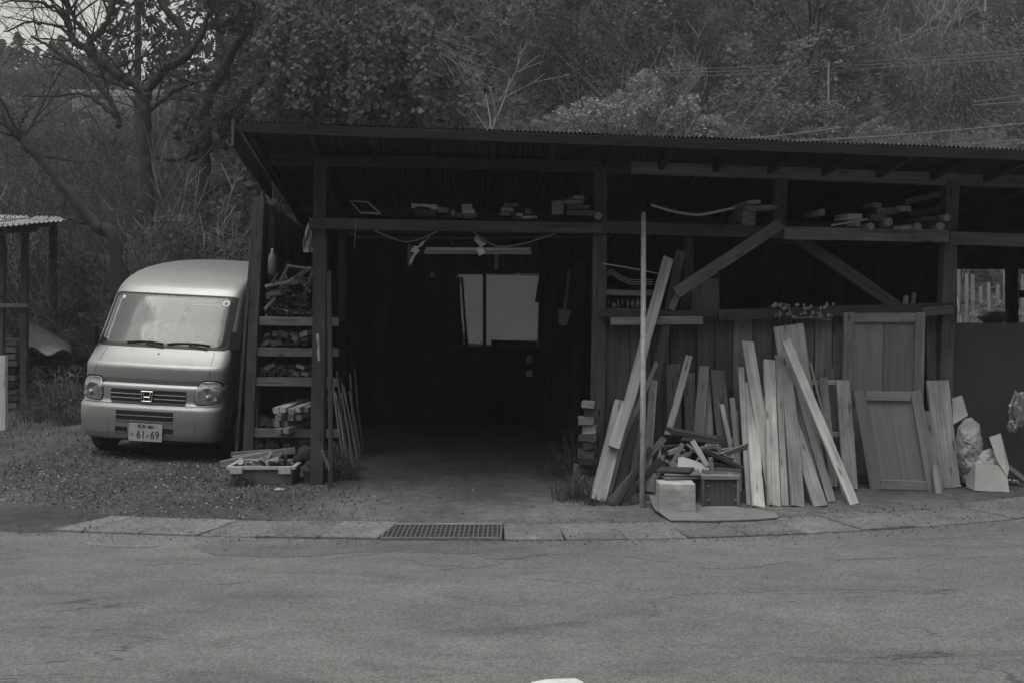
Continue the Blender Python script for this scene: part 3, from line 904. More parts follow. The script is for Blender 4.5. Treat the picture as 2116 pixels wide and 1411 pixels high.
# boards and tools inside the doorway
for i, (b, t_, w, lb) in enumerate([((1150, 905), (1168, 560), 30, 'dim wide board leaning inside the doorway on the right'), ((1185, 915), (1200, 540), 24, 'dim narrow board leaning inside next to the middle post'),
                                   ((1120, 890), (1135, 640), 20, 'dim short board leaning deep inside the doorway')]):
    plank('inside_board', G(b[0], b[1]), PX(t_[0], t_[1], 11.2), w * 11 / F, .03, M_['wdark'], label=lb, cat='board')
SV = empty('shovel', PX(1168, 600, 10), label='dim long handled shovel hanging inside right of the window', cat='shovel')
plank('handle', PX(1176, 560, 10), PX(1167, 640, 10), .03, .03, M_['wmid'], SV)
plank('blade', PX(1167, 640, 10), PX(1163, 672, 10), .13, .01, M_['steel'], SV, taper=.6)
for i in range(9):     # thin poles leaning at the left door jamb
    b = (712 + i * 5 + R.uniform(-3, 3), 965 - i * 4)
    A = G(b[0], b[1]); B = PX(690 + i * 5 + R.uniform(-6, 4), 770 + R.uniform(-25, 60), 9.3 + .05 * i)
    obj('thin_pole', tube_vf([A, (A + B) / 2 + Vector((R.uniform(-.02, .02), 0, 0)), B], [.011, .01, .008], 6), M_['wmid' if i % 2 else 'wgrey'],
        label='thin bamboo pole in the bundle leaning just inside the left door post', cat='pole', group='thin poles inside the left door post')

# shelf with jars and a warped sheet right of the middle post
WS = empty('wall_shelf', S(1290, 640, .1), label='narrow wall shelf of two boards right of the middle post', cat='shelf')
for py, w in ((602, 12), (641, 10)):
    plank('shelf_board', S(1248, py, .17), S(1345, py + 1, .17), .22, .03, M_['wgrey'], WS, face=(0, 0, 1))
    plank('shelf_edge', S(1248, py + 3, .05), S(1345, py + 4, .05), .045, .018, M_['wgrey'], WS)
for i, px in enumerate((1258, 1268, 1277, 1286, 1297, 1308, 1318)):
    p = S(px, 637, .1); h = R.uniform(.05, .10); r = R.uniform(.014, .022)
    obj('bottle', lathe_vf([(r, 0), (r, h * .6), (r * .45, h * .75), (r * .45, h)], 10), M_['bottle'], None, Matrix.Translation(p), smooth=True,
        label='small dull bottle in the row on the lower wall shelf', cat='bottle', group='bottles on the wall shelf')
def wavy(y0, dz):
    v, f = [], []
    for j in range(2):
        for i in range(17):
            px = 1250 + i * 6.2
            py = 563 + dz + 15 * sstep(1262, 1310, px) - 6 * math.exp(-((px - 1262) / 10) ** 2) + 6 * sstep(1262, 1248, px)
            p = S(px, py, y0 + j * .25)
            v.append(tuple(p)); v.append((p.x, p.y, p.z - .004))
    for i in range(16):
        a, b = 2 * i, 34 + 2 * i
        f += [(a, a + 2, b + 2, b), (a + 1, b + 1, b + 3, a + 3), (a, a + 1, a + 3, a + 2), (b, b + 2, b + 3, b + 1)]
    return v, f
for k, lb in enumerate(('uppermost warped pale sheet on the wall shelf', 'middle warped sheet on the wall shelf', 'lowest warped sheet on the wall shelf')):
    obj('warped_sheet', wavy(.0 - k * .01, k * 4.5), M_['card'], smooth=True, label=lb, cat='sheet', group='warped sheets on the wall shelf')
p = S(1430, 576, .35); q = S(1486, 640, .35)
obj('grey_sheet', box(p.x, q.x, p.y, p.y + .02, q.z - .05, p.z), M_['wgrey'], label='square grey panel standing inside behind the rail and brace', cat='sheet')
for px, py, h in ((1868, 612, 26), (1884, 606, 30)):
    plank('stub', S(px, 640, .1), S(px + 5, py, .12), .035, .03, M_['wmid'], label='short %s stick end poking up behind the rail near the right post' % ('left' if px < 1875 else 'right'), cat='stick')

# ------------------------------------------------------------------ storage rack at the left
RK = empty('storage_rack', (-2.2, 9.65, .02), label='open plank rack crammed with offcuts between the van and the shed post', cat='rack')
shelf_y = [663, 726, 788, 893, 930]
for i, py in enumerate(shelf_y):
    A, B = PX(520 - 3.3 * i, py, 9.6), PX(700, py + 2, 9.6)
    if i < 4: plank('shelf_edge', A, B, .085, .025, M_['wgrey'], RK)
    plank('shelf', A + Vector((.02, .27, .0)), B + Vector((0, .27, 0)), .5, .02, M_['wdark'], RK, face=(0, 0, 1))
plank('upright', (-2.44, 10.1, .0), (-2.44, 10.1, 2.4), .08, .05, M_['wdark'], RK)
plank('upright', (-1.72, 10.1, .0), (-1.72, 10.1, 2.4), .08, .05, M_['wdark'], RK)
plank('upright', PX(524, 940, 9.66), PX(528, 800, 9.66), .06, .04, M_['wgrey'], RK)
def shelf_fill(floor_py, x0, x1, rows, hs, ws, name, label, mats, Lr=(.25, .45), Y=9.62, dxr=(-.06, .1)):
    py = floor_py
    for r in range(rows):
        px = x0 + R.uniform(0, 8) + r * 5
        hh = 0
        while px < x1 - r * 4:
            w, h = R.uniform(*ws), R.uniform(*hs)
            bar(name, px + w / 2, py - h / 2 - R.uniform(0, 1), w, h, Y + R.uniform(0, .1), R.uniform(*Lr), R.uniform(-.5, .5), R.uniform(*dxr) * 1.6, R.uniform(-.01, .03), R.choice(mats),
                label=label, cat='offcut', group='offcuts on the storage rack')
            px += w + R.uniform(.5, 5)
            hh = max(hh, h)
        py -= hh * .85
shelf_fill(714, 530, 636, 3, (7, 11), (12, 22), 'offcut', 'short sawn offcut in the jumble on the second rack shelf from the top', ['wmid', 'wgrey', 'wpale', 'wdark'])
shelf_fill(777, 530, 636, 3, (6, 10), (12, 24), 'offcut', 'short sawn offcut in the stack on the third rack shelf from the top', ['wmid', 'wgrey', 'wgrey', 'wdark'])
shelf_fill(881, 524, 575, 2, (8, 11), (14, 26), 'offcut', 'squared offcut piled at the left of the lowest rack shelf', ['wmid', 'wgrey'])
shelf_fill(926, 520, 650, 2, (7, 12), (16, 30), 'offcut', 'rough block on the floor beneath the rack', ['wgrey', 'wdark'])
for (px, py) in [(574, 892), (590, 890), (572, 876), (588, 874), (575, 862), (570, 848), (584, 846), (601, 850), (614, 846), (630, 846), (600, 862), (617, 862)]:
    bar('squared_bar', px, py, 14, 12, 9.5 + R.uniform(-.04, .03), .5, R.uniform(-.08, .08), .17, .05, 'wpale' if py < 860 else 'wmid',
        label='pale squared bar in the stack pointing outward on the lowest rack shelf', cat='bar', group='squared bars on the lowest rack shelf')
for i, (a, b, w, mt, lb) in enumerate([((548, 592), (598, 582), 6, 'wmid', 'level grey stick on the top rack shelf'), ((584, 588), (606, 579), 9, 'wmid', 'short pale stick across the middle of the top rack shelf'),
        ((547, 640), (568, 616), 7, 'wpale', 'pale stick slanting at the left of the top rack shelf'), ((592, 549), (646, 556), 5, 'wgrey', 'thin stick poking level at the top of the rack'),
        ((610, 570), (640, 600), 6, 'wdark', 'dark stick slanting down at the right of the top rack shelf'), ((560, 620), (640, 632), 12, 'wdark', 'dark board lying low on the top rack shelf'),
        ((556, 646), (650, 645), 10, 'wdark', 'dark flat board at the bottom of the top rack shelf'), ((575, 600), (630, 560), 8, 'wgrey', 'grey stick leaning up to the right on the top rack shelf'),
        ((620, 640), (646, 560), 8, 'wgrey', 'grey stick standing against the post on the top rack shelf')]):
    plank('stick', PX(a[0], a[1], 9.58 + .03 * i), PX(b[0], b[1], 9.62 + .02 * i), w * 9.6 / F, .03, M_[mt], label=lb, cat='stick')
for i in range(34):
    px, py = R.uniform(552, 642), R.uniform(560, 650); a = R.uniform(-.5, 1.2); ln = R.uniform(12, 40)
    Ya = 9.7 + R.uniform(0, .3)
    plank('stick', PX(px - math.cos(a) * ln / 2, min(650, py + math.sin(a) * ln / 2), Ya), PX(px + math.cos(a) * ln / 2, min(648, py - math.sin(a) * ln / 2), Ya + R.uniform(-.1, .1)), R.uniform(.012, .04), R.uniform(.01, .025),
          M_[R.choice(['wdark', 'wgrey', 'wdark', 'wmid'])], label='dim stick in the tangle piled on the top rack shelf', cat='stick', group='sticks tangled on the top rack shelf', warp=.015)
lp_ = np.array([tuple(PX(R.uniform(548, 644), R.uniform(585, 652), R.uniform(9.55, 9.95))) for i in range(500)])
obj('dry_debris', np_mesh_early(lp_), None, kind='stuff', label='dry leafy debris on the top rack shelf')
pp = PX(563, 570, 9.55)
obj('hanging_bottle', lathe_vf([(.02, 0), (.042, .02), (.045, .14), (.035, .2), (.014, .23), (.014, .26)], 12), M_['bottle'], None, Matrix.Translation(pp), smooth=True,
    label='dull rounded bottle hanging beside the left corner post', cat='bottle')
v, f = [], []
for i in range(9):
    t = i / 8; py = 460 + 62 * t
    for j in range(5):
        s = j / 4 - .5
        p = PX(637 + s * (4 + 16 * math.sin(min(1, t * 1.3) * 1.5)) + 2 * math.sin(t * 7), py, 8.6 + .02 * math.sin(j * 2 + i))
        v.append(tuple(p))
for i in range(8):
    for j in range(4):
        a = i * 5 + j; f.append((a, a + 1, a + 6, a + 5))
cl = obj('hanging_cloth', (v, f), M_['cloth'], label='patterned rag hanging behind the left shed post', cat='rag')
sm = cl.modifiers.new('thickness', 'SOLIDIFY'); sm.thickness = .006
plank('cord_hook', PX(659, 745, 8.05), PX(656, 690, 8.06), .02, .012, M_['wwhite'], label='pale bent strip hanging on the face of the left shed post', cat='strip')

# tub, boards and boxes in front of the rack
TB = empty('plastic_tub', G(540, 1003), label='shallow plastic tub of scraps on the ground below the rack', cat='tub')
tc = G(540, 1003); ty = tc.y + .18
def ring_tub(w, d, z): return [(tc.x + a * w, ty + b * d, z) for a, b in ((-1, -1), (1, -1), (1, 1), (-1, 1))]
zt = tc.z + .155
tv = ring_tub(.245, .155, .03) + ring_tub(.262, .175, zt) + ring_tub(.25, .165, zt) + ring_tub(.235, .145, .05)
tf = [(3, 2, 1, 0), (12, 13, 14, 15)] + [(l * 4 + i, l * 4 + (i + 1) % 4, l * 4 + 4 + (i + 1) % 4, l * 4 + 4 + i) for l in range(3) for i in range(4)]
obj('tub_body', (tv, tf), M_['tub'], TB)
rv_ = ring_tub(.264, .177, zt - .018) + ring_tub(.285, .195, zt - .018) + ring_tub(.285, .195, zt + .006) + ring_tub(.25, .165, zt + .006)
obj('tub_rim', (rv_, [(l * 4 + i, l * 4 + (i + 1) % 4, (l * 4 + 4) % 16 + (i + 1) % 4, (l * 4 + 4) % 16 + i) for l in range(4) for i in range(4)]), M_['tubrim'], TB)
for sx in (-1, 1):
    obj('handle', box(tc.x + sx * .2 - .05, tc.x + sx * .2 + .05, ty - .215, ty - .197, zt - .05, zt + .002), M_['tubrim'], TB)
for i in range(16):
    a = Vector((tc.x + R.uniform(-.22, .2), ty + R.uniform(-.13, .12), zt + R.uniform(-.03, .02)))
    d = Vector((R.uniform(-1, 1), R.uniform(-.5, .5), R.uniform(.0, .35))).normalized() * R.uniform(.07, .14)
    plank('wood_scrap', a, a + d, R.uniform(.02, .04), R.uniform(.01, .025), M_[R.choice(['wmid', 'wpale', 'wgrey', 'wgrey', 'wdark'])],
          label='small wood scrap heaped in the plastic tub', cat='scrap', group='scraps in the plastic tub')
cn = Matrix.Translation((tc.x - .20, ty - .03, zt + .01)) @ Matrix.Rotation(1.2, 4, 'X')
obj('tin_can', lathe_vf([(.026, 0), (.03, .004), (.03, .05), (.027, .055)], 14), M_['tubrim'], None, cn, smooth=False, label='pale round tin lying at the left end of the plastic tub', cat='tin')
pp = V(tc.x + .02, ty - .1, zt + .01)
plank('white_scrap', pp, pp + V(.1, .03, .035), .055, .012, M_['wwhite'], label='white flat scrap at the middle front of the plastic tub', cat='scrap')
for i, (px, py) in enumerate([(578, 945), (590, 952), (572, 958), (597, 962)]):
    c = PX(px, py, 8.4)
    M = Matrix.Translation(c) @ Matrix.Rotation(R.uniform(-.6, .6), 4, 'Y') @ Matrix.Rotation(.5, 4, 'X')
    obj('glass_bottle', lathe_vf([(.018, -.05), (.022, -.045), (.022, .01), (.009, .035), (.009, .06)], 10), M_['bottle'], None, M, smooth=True,
        label='dirty bottle heaped at the right end of the plastic tub', cat='bottle', group='bottles in the plastic tub')
for a, b, w, mt, lb, ya, yb in [((456, 958), (556, 938), 13, 'wmid', 'long board slanting behind the tub and poking out to the left', 8.5, 8.7), ((478, 938), (560, 932), 9, 'wgrey', 'dark flat slat behind the tub', 8.75, 8.8),
        ((480, 945), (540, 935), 7, 'wmid', 'thin slat with a pale edge behind the tub', 8.66, 8.72), ((516, 959), (552, 946), 10, 'wpale', 'short pale board propped on the tub rim', 8.38, 8.46),
        ((545, 938), (610, 930), 14, 'wgrey', 'grey plank end behind the tub next to the rack', 8.7, 8.75)]:
    plank('board', PX(a[0], a[1], ya), PX(b[0], b[1], yb), w * 8.5 / F, .022, M_[mt], label=lb, cat='board')
c = G(648, 1000)
BX = obj('wooden_box', join(box(c.x - .085, c.x + .085, c.y, c.y + .17, .03, .115), box(c.x - .092, c.x + .092, c.y - .008, c.y + .178, .117, .137)), M_['wdark'], label='small low dark box on the ground at the foot of the left post', cat='box')
for i, (px, py, r) in enumerate([(632, 938, 17), (645, 955, 13), (618, 950, 11)]):
    M = Matrix.Translation(PX(px, py, 8.5)) @ Matrix.Rotation(R.uniform(-.5, .5), 4, 'Y') @ Matrix.Rotation(1.2, 4, 'X')
    obj('bundle', lathe_vf([(.6 * r * .0042, -.07), (r * .0042, -.05), (r * .0042, .05), (r * .003, .07)], 9), M_['wdark' if i != 1 else 'wgrey'], None, M, smooth=True,
        label=('dark round bundle on top of the low box', 'grey crumpled bundle on the low box beside the post', 'small dark bundle between the tub and the low box')[i], cat='bundle')
# short chain at the post foot
ch = []
for i in range(7):
    c = PX(666 + i * 2.2, 930 + i * 6, 8.05 - .01 * i)
    ch.append(tube_vf([c + Vector((math.cos(a) * .011 * (1 if i % 2 else .4), math.sin(a) * .004, math.sin(a) * .016)) for a in [k * math.pi / 4 for k in range(9)]], .003, 4, False))
obj('chain', join(*ch), M_['steel'], label='short chain hanging at the foot of the left shed post', cat='chain')

# ------------------------------------------------------------------ timber leaning along the right of the shed
gl = 'timber leaning against the shed front'
def lean(b, t_, w, mt, label, th=.025, yt=-.05, yb=None, name='plank', roll=0.0, skew=0.0, hide=0, seg=3):
    skew = skew or R.uniform(-.22, .22)
    A = G(b[0], b[1], .02)
    if yb is not None: A = PX(b[0], b[1], yb)
    B = PX(t_[0], t_[1], Yf(t_[0]) - .14 + yt)
    lim = min(Yf(b[0]) - .30 + yt, B.y - .05)
    if A.y > lim or yb is not None:
        A = PX(b[0], b[1], min(lim, yb or 99))
        A = A + (A - B) * ((A.z - .02) / (B.z - A.z))       # carry the plank down to the ground
    return plank(name, A, B, w * (A.y + B.y) / 2 / F, th, M_[mt], None, label=label, cat='plank', group=gl, roll=roll + R.uniform(-.09, .09), skew=skew, segs=seg, warp=.009)
obj('pole', tube_vf([G(1328, 1048), (G(1328, 1048) + PX(1330, 440, 8.12)) / 2, PX(1330, 440, 8.12)], [.024, .022, .02], 8), M_['wpale'], smooth=True,
    label='tall pale round pole standing upright in front of the shed, reaching the beam', cat='pole')
lean((1250, 1030), (1381, 534), 22, 'wmid', 'longest plank leaning steeply right from the door side to the brace', .04, .06)
lean((1330, 930), (1406, 520), 20, 'wdark', 'dark long plank leaning behind the longest plank', .03, .12, yb=8.1)
lean((1234, 1036), (1285, 832), 32, 'wmid', 'thick weathered beam leaning at the left end of the timber', .09, -.25)
plank('plank', PX(1268, 925, 7.68), PX(1296, 834, 7.83), .085, .05, M_['wpale'], label='short pale board resting on the thick weathered beam', cat='plank', group=gl)
lean((1275, 1030), (1312, 860), 20, 'wgrey', 'grey plank just right of the thick weathered beam', .03, -.1)
lean((1300, 1020), (1332, 790), 14, 'wgrey', 'narrow grey plank between the thick beam and the pole', .03, .0)
lean((1335, 800), (1376, 706), 9, 'wmid', 'short thin stick slanting behind the pole', .02, .05, yb=8.15)
lean((1336, 985), (1350, 785), 17, 'wmid', 'narrow pale plank standing just right of the pole', .03, -.05)
lean((1345, 1012), (1424, 735), 14, 'wpale', 'pale batten slanting right from behind the pole', .03, -.1)
lean((1258, 1040), (1372, 905), 13, 'wgrey', 'low grey batten slanting from the ground behind the pole', .03, -.5)
lean((1285, 1036), (1366, 950), 15, 'wdark', 'dark low batten lying slanted behind the pole', .03, -.6)
lean((1270, 1045), (1345, 925), 12, 'wdark', 'thin dark stick slanted low left of the pole', .02, -.6)
lean((1398, 960), (1391, 752), 30, 'wgrey', 'wide grey board behind the slanting batten', .02, .05)
lean((1432, 960), (1424, 770), 24, 'wgrey', 'dull board between the wide grey board and the pale-ended board', .02, .07)
lean((1442, 935), (1455, 757), 21, 'wmid', 'board with a pale top end standing behind the scrap heap', .03, .0)
lean((1460, 950), (1462, 830), 16, 'wmid', 'short board beside the pale-ended board', .03, .03)
lean((1506, 960), (1482, 765), 30, 'wgrey', 'wide dull board leaning left behind the two thin sticks', .03, .03)
lean((1522, 985), (1491, 835), 9, 'wpale', 'thin pale stick, left one of two above the dark box', .02, -.08)
lean((1527, 990), (1513, 822), 11, 'wpale', 'thin pale stick, right one of two above the dark box', .02, -.08)
lean((1602, 1042), (1545, 707), 26, 'wpale', 'tall pale plank rising at the left of the main plank row', .03, .02)
lean((1549, 1044), (1531, 760), 13, 'wmid', 'narrow plank at the left edge of the main plank row', .03, .0)
lean((1567, 1048), (1552, 795), 25, 'wpale', 'front pale plank standing at the left of the main row', .035, -.12)
lean((1600, 1046), (1589, 745), 25, 'wpale', 'knotty plank, third in the main plank row', .035, -.06)
lean((1590, 1044), (1580, 840), 12, 'wmid', 'narrow strip between the second and third planks of the row', .025, -.16)
lean((1680, 1000), (1629, 672), 64, 'wwhite', 'widest pale board, standing tallest behind the plank row', .018, .06)
lean((1648, 1047), (1622, 760), 27, 'wpale', 'pale plank right of the knotty plank, under the long crossing batten', .035, -.05)
lean((1622, 1046), (1607, 735), 14, 'wmid', 'narrow grey plank beside the knotty plank', .03, .0)
lean((1695, 1047), (1622, 835), 27, 'wpale', 'pale plank leaning left with its foot out on the right', .035, -.16)
lean((1718, 1037), (1650, 800), 18, 'wmid', 'grey plank between the two slanted feet', .03, -.08)
lean((1765, 1042), (1624, 705), 20, 'wpale', 'long pale batten crossing the planks with its foot farthest right', .035, -.1, skew=.4)
lean((1702, 860), (1675, 750), 4, 'wpale', 'very thin pale lath beside the long crossing batten', .008, .03, yb=8.1)
lean((1740, 1000), (1712, 760), 18, 'wgrey', 'dull plank behind the slatted frame', .03, .06)
for i in range(10):
    a = 1460 + i * 27 + R.uniform(-5, 5)
    lean((a + R.uniform(0, 16), 985), (a, 790 + R.uniform(-25, 70)), R.uniform(12, 22), R.choice(['wgrey', 'wmid', 'wgrey']), 'dim board at the back of the timber, half hidden by the main plank row', .02, .07)
for i, (px, py, w, h, mt) in enumerate([(1214, 985, 44, 15, 'wgrey'), (1210, 969, 36, 14, 'wmid'), (1218, 954, 40, 13, 'wdark'), (1212, 938, 34, 17, 'wgrey'), (1220, 921, 30, 14, 'wdark'), (1213, 905, 38, 14, 'wgrey'),
        (1216, 888, 28, 16, 'wmid'), (1210, 870, 32, 15, 'wgrey'), (1218, 853, 30, 15, 'wdark'), (1212, 836, 26, 13, 'wmid')]):
    bar('stacked_block', px + R.uniform(-3, 3), py, w, h, 8.02 + R.uniform(-.04, .04), R.uniform(.1, .15), R.uniform(-.08, .08), R.uniform(-.04, .04), 0, mt,
        label='%s block in the rough stack against the middle post' % ('lowest', 'second lowest', 'third', 'fourth', 'fifth', 'sixth', 'seventh', 'eighth', 'second highest', 'topmost')[i], cat='block', group='blocks stacked against the middle post')
# slatted frame
SF = empty('slatted_frame', G(1740, 1010), label='rough slatted frame leaning between the planks and the old doors', cat='frame')
def sp(px, py, d=0): return PX(px, py, 8.28 - (py - 780) / 240 * .28 + d)
plank('upright', sp(1757, 1010, -.03), sp(1741, 786, -.03), .115, .03, M_['wpale'], SF)
plank('upright', sp(1722, 1005, -.01), sp(1700, 780, -.01), .07, .03, M_['wgrey'], SF)
plank('slat', sp(1674, 790, .03), sp(1730, 790, .03), .04, .02, M_['wpale'], SF)
plank('slat', sp(1716, 897, .02), sp(1768, 897, .02), .04, .02, M_['wpale'], SF)
plank('slat', sp(1690, 960, .03), sp(1756, 962, .03), .04, .02, M_['wmid'], SF)

def door(BL, BR, TL, label, sw, mats, nb, midrail, **kw):
    u = (BR - BL); W = u.length; u.normalize()
    up = TL - BL; up = up - u * up.dot(u) * 0.0; H = up.length; up.normalize()
    nrm = u.cross(up).normalized()
    if nrm.y > 0: nrm = -nrm
    E = empty('old_door', BL, label=label, cat='door', **kw)
    P = lambda a, b, o=0: BL + u * a + up * b + nrm * o
    for a in (sw / 2, W - sw / 2): plank('stile', P(a, 0, .015), P(a, H, .015), sw, .035, M_[mats[0]], E, face=nrm, warp=.001)
    for b in [sw / 2, H - sw / 2] + midrail: plank('rail', P(sw + .002, b, .014), P(W - sw - .002, b, .014), sw * .9, .03, M_[mats[0]], E, face=nrm, warp=.001)
    ww = (W - 2 * sw + .02) / nb
    for i in range(nb):
        a = sw - .01 + ww * (i + .5)
        plank('panel_board', P(a, .03), P(a, H - .03), ww - .003, .012, M_[mats[1]], E, face=nrm, warp=.0015)
    return E
d1l, d1r = G(1744, 1003), G(1912, 1001)
d1l.y += .1; d1r.y += .1
door(d1l, d1r, PX(1742, 646, 8.26), 'upright old panelled door standing against the rail at the right', .085, ('wgrey', 'wdoor'), 2, [.72])
door(G(1797, 1010), G(1938, 1014), PX(1762, 806, 8.12), 'lower old door leaning askew in front of the upright door', .085, ('wdoor', 'wdoor'), 2, [])
lean((1958, 985), (1936, 786), 47, 'wwhite', 'wide weathered pale board standing by the right shed post', .03, .0)
lean((1940, 1020), (1915, 850), 15, 'wgrey', 'grey batten standing between the doors and the wide pale board', .03, -.1)

# scrap heap
MT = []
mp = [(1340, 1040), (1352, 1058), (1385, 1075), (1480, 1076), (1570, 1073), (1608, 1069), (1600, 1058), (1540, 1050), (1440, 1045)]
mq = [G(a, b, .03) for a, b in mp]
z_ = [.10, .06, .035, .035, .035, .035, .035, .035, .06]
obj('floor_mat', ([(p.x, p.y, z_[i]) for i, p in enumerate(mq)] + [(p.x, p.y, z_[i] - .008) for i, p in enumerate(mq)],
    [tuple(range(8, -1, -1)), tuple(range(9, 18))] + [(i, (i + 1) % 9, 9 + (i + 1) % 9, 9 + i) for i in range(9)]), M_['floormat'], label='worn flat mat with a curled left edge under the scrap boxes', cat='mat')
c0, c1 = G(1363, 1060, .04), G(1437, 1060, .04)
CB = empty('pale_carton', c0, label='pale square carton standing in front of the scrap heap', cat='carton')
zt = .04 + 60 * c0.y / F
for k_, (a_, b_, m__) in enumerate(((1366, 1440, 'wgrey'), (1372, 1446, 'wmid'), (1362, 1430, 'wdark'))):
    A_, B_ = PX(a_, 0, 7.32 + .03 * k_), PX(b_, 0, 7.35 - .03 * k_)
    A_.z = zt + .012 + .02 * k_; B_.z = zt + .014 + .024 * k_
    plank('scrap_board', A_, B_, .24 - .03 * k_, .016, M_[m__], face=(0, 0, 1), label='%s of the three flat boards stacked on the pale carton' % ('lowest', 'middle', 'topmost')[k_], cat='scrap board')
obj('carton_body', box(c0.x, c1.x, c0.y, c0.y + .19, .04, zt), M_['box'], CB)
c0, c1 = G(1450, 1051, .04), G(1526, 1049, .04)
DB = empty('dark_drawer', c0, label='dark drawer with worn pale edges right of the pale carton', cat='drawer')
zt = .04 + 66 * c0.y / F
obj('drawer_front', box(c0.x + .02, c1.x - .02, c0.y, c0.y + .02, .06, zt - .02), M_['wdark'], DB)
obj('drawer_body', box(c0.x + .005, c1.x - .005, c0.y + .021, c0.y + .27, .045, zt - .01), M_['wgrey'], DB)
plank('edge_strip', (c0.x, c0.y, zt), (c1.x, c0.y, zt), .03, .04, M_['wmid'], DB)
plank('edge_strip', (c0.x, c0.y, .05), (c1.x, c0.y, .05), .018, .03, M_['wpale'], DB)
plank('edge_strip', (c0.x + .01, c0.y, .06), (c0.x + .01, c0.y, zt - .016), .018, .03, M_['wgrey'], DB)
plank('edge_strip', (c1.x - .01, c0.y, .06), (c1.x - .01, c0.y, zt - .016), .022, .03, M_['wpale'], DB)
for sx in (c0.x + .05, c1.x - .03):
    for zz in (.1, zt - .07): obj('catch', box(sx - .012, sx + .008, c0.y - .012, c0.y - .001, zz, zz + .014), M_['steel'], DB)
gs = 'scrap boards heaped behind the carton and drawer'
for a, b, w, t_, Ya, Yb_, mt, lb in [
    ((1382, 888), (1488, 908), 9, .20, 7.85, 7.9, 'wdark', 'dark long panel edge topping the scrap heap'),
    ((1366, 925), (1488, 930), 60, .02, 8.0, 8.0, 'wdark', 'dark wide panel behind the scrap heap'),
    ((1405, 905), (1490, 913), 7, .1, 7.8, 7.85, 'wdark', 'second dark board just below the topmost panel edge'),
    ((1380, 936), (1406, 926), 10, .03, 7.7, 7.75, 'wpale', 'small pale batten end at the left of the scrap heap'),
    ((1430, 910), (1462, 962), 11, .02, 7.6, 7.55, 'wpale', 'pale stick slanting across the middle of the scrap heap'),
    ((1430, 930), (1480, 921), 8, .03, 7.65, 7.7, 'wmid', 'thin level stick in the scrap heap, right of the pale batten'),
    ((1402, 945), (1426, 937), 8, .03, 7.62, 7.65, 'wmid', 'short stick under the pale batten in the scrap heap'),
    ((1458, 930), (1530, 965), 8, .15, 7.6, 7.58, 'wdark', 'dark board edge slanting down right above the drawer'),
    ((1470, 955), (1532, 965), 7, .12, 7.6, 7.58, 'wdark', 'dark level board resting above the drawer'),
    ((1475, 966), (1530, 970), 7, .12, 7.58, 7.56, 'wgrey', 'grey level board directly above the drawer'),
    ((1360, 958), (1400, 952), 12, .05, 7.7, 7.75, 'wgrey', 'grey block at the left shoulder of the scrap heap'),
    ((1358, 975), (1450, 978), 10, .2, 7.58, 7.6, 'wdark', 'flat dark board lying over the pale carton'),
    ((1372, 985), (1435, 988), 6, .2, 7.5, 7.52, 'wmid', 'thin flat board lying on the pale carton'),
    ((1408, 1000), (1446, 995), 16, .05, 7.4, 7.42, 'wmid', 'weathered block poking out over the carton corner'),
    ((1468, 945), (1472, 975), 8, .03, 7.5, 7.5, 'wmid', 'short upright stub above the drawer'),
    ((1452, 975), (1528, 980), 9, .2, 7.5, 7.5, 'wgrey', 'flat board lying on top of the drawer'),
    ((1358, 1040), (1362, 990), 14, .04, 7.6, 7.65, 'wgrey', 'short upright board left of the pale carton'),
]:
    plank('scrap_board', PX(a[0], a[1], Ya), PX(b[0], b[1], Yb_), w * 7.7 / F, t_, M_[mt], label=lb, cat='scrap board', group=gs)
for i in range(26):
    a = R.choice([R.uniform(-.35, .35), R.uniform(-.35, .35), R.uniform(1.0, 1.5), R.uniform(-1.1, -.6)])
    px, py = R.uniform(1366, 1524), R.uniform(915, 1000)
    Ya = 7.75 - (py - 915) / 85 * .22 + R.uniform(-.03, .06); ln = R.uniform(22, 60)
    if 1372 < px < 1440 and py > 985 or 1450 < px < 1524 and py > 970: Ya += .2
    plank('scrap_board', PX(px - math.cos(a) * ln / 2, py + math.sin(a) * ln / 2, Ya + R.uniform(-.05, .05)), PX(px + math.cos(a) * ln / 2, py - math.sin(a) * ln / 2, Ya + R.uniform(-.05, .05)),
          R.uniform(.012, .05), R.uniform(.01, .02), M_[R.choice(['wmid', 'wgrey', 'wgrey', 'wdark', 'wmid', 'wpale'])], label='thin broken piece tangled in the heap behind the carton and drawer', cat='scrap board', group='broken pieces in the scrap heap', warp=.01, roll=R.uniform(-.6, .6))
for i in range(14):
    px, py = R.uniform(1235, 1345), R.uniform(1012, 1046)
    A = G(px, py); d = Vector((R.uniform(-1, 1), R.uniform(-.3, .6), R.uniform(.02, .3))).normalized() * R.uniform(.08, .25)
    plank('splinter', A, A + d, R.uniform(.008, .022), R.uniform(.006, .012), M_[R.choice(['wmid', 'wgrey', 'wdark'])], label='broken splinter on the ground at the foot of the leaning timber', cat='splinter', group='splinters at the foot of the timber', warp=.02)
qv = [PX(1402, 940, 7.62), PX(1466, 962, 7.55), PX(1462, 985, 7.5), PX(1400, 970, 7.52)]
obj('pale_board', ([tuple(p) for p in qv] + [(p.x, p.y + .02, p.z) for p in qv], [(0, 1, 2, 3), (7, 6, 5, 4)] + [(i, 4 + i, 4 + (i + 1) % 4, (i + 1) % 4) for i in range(4)]), M_['card'], label='pale square board tilted in the middle of the scrap heap', cat='board')

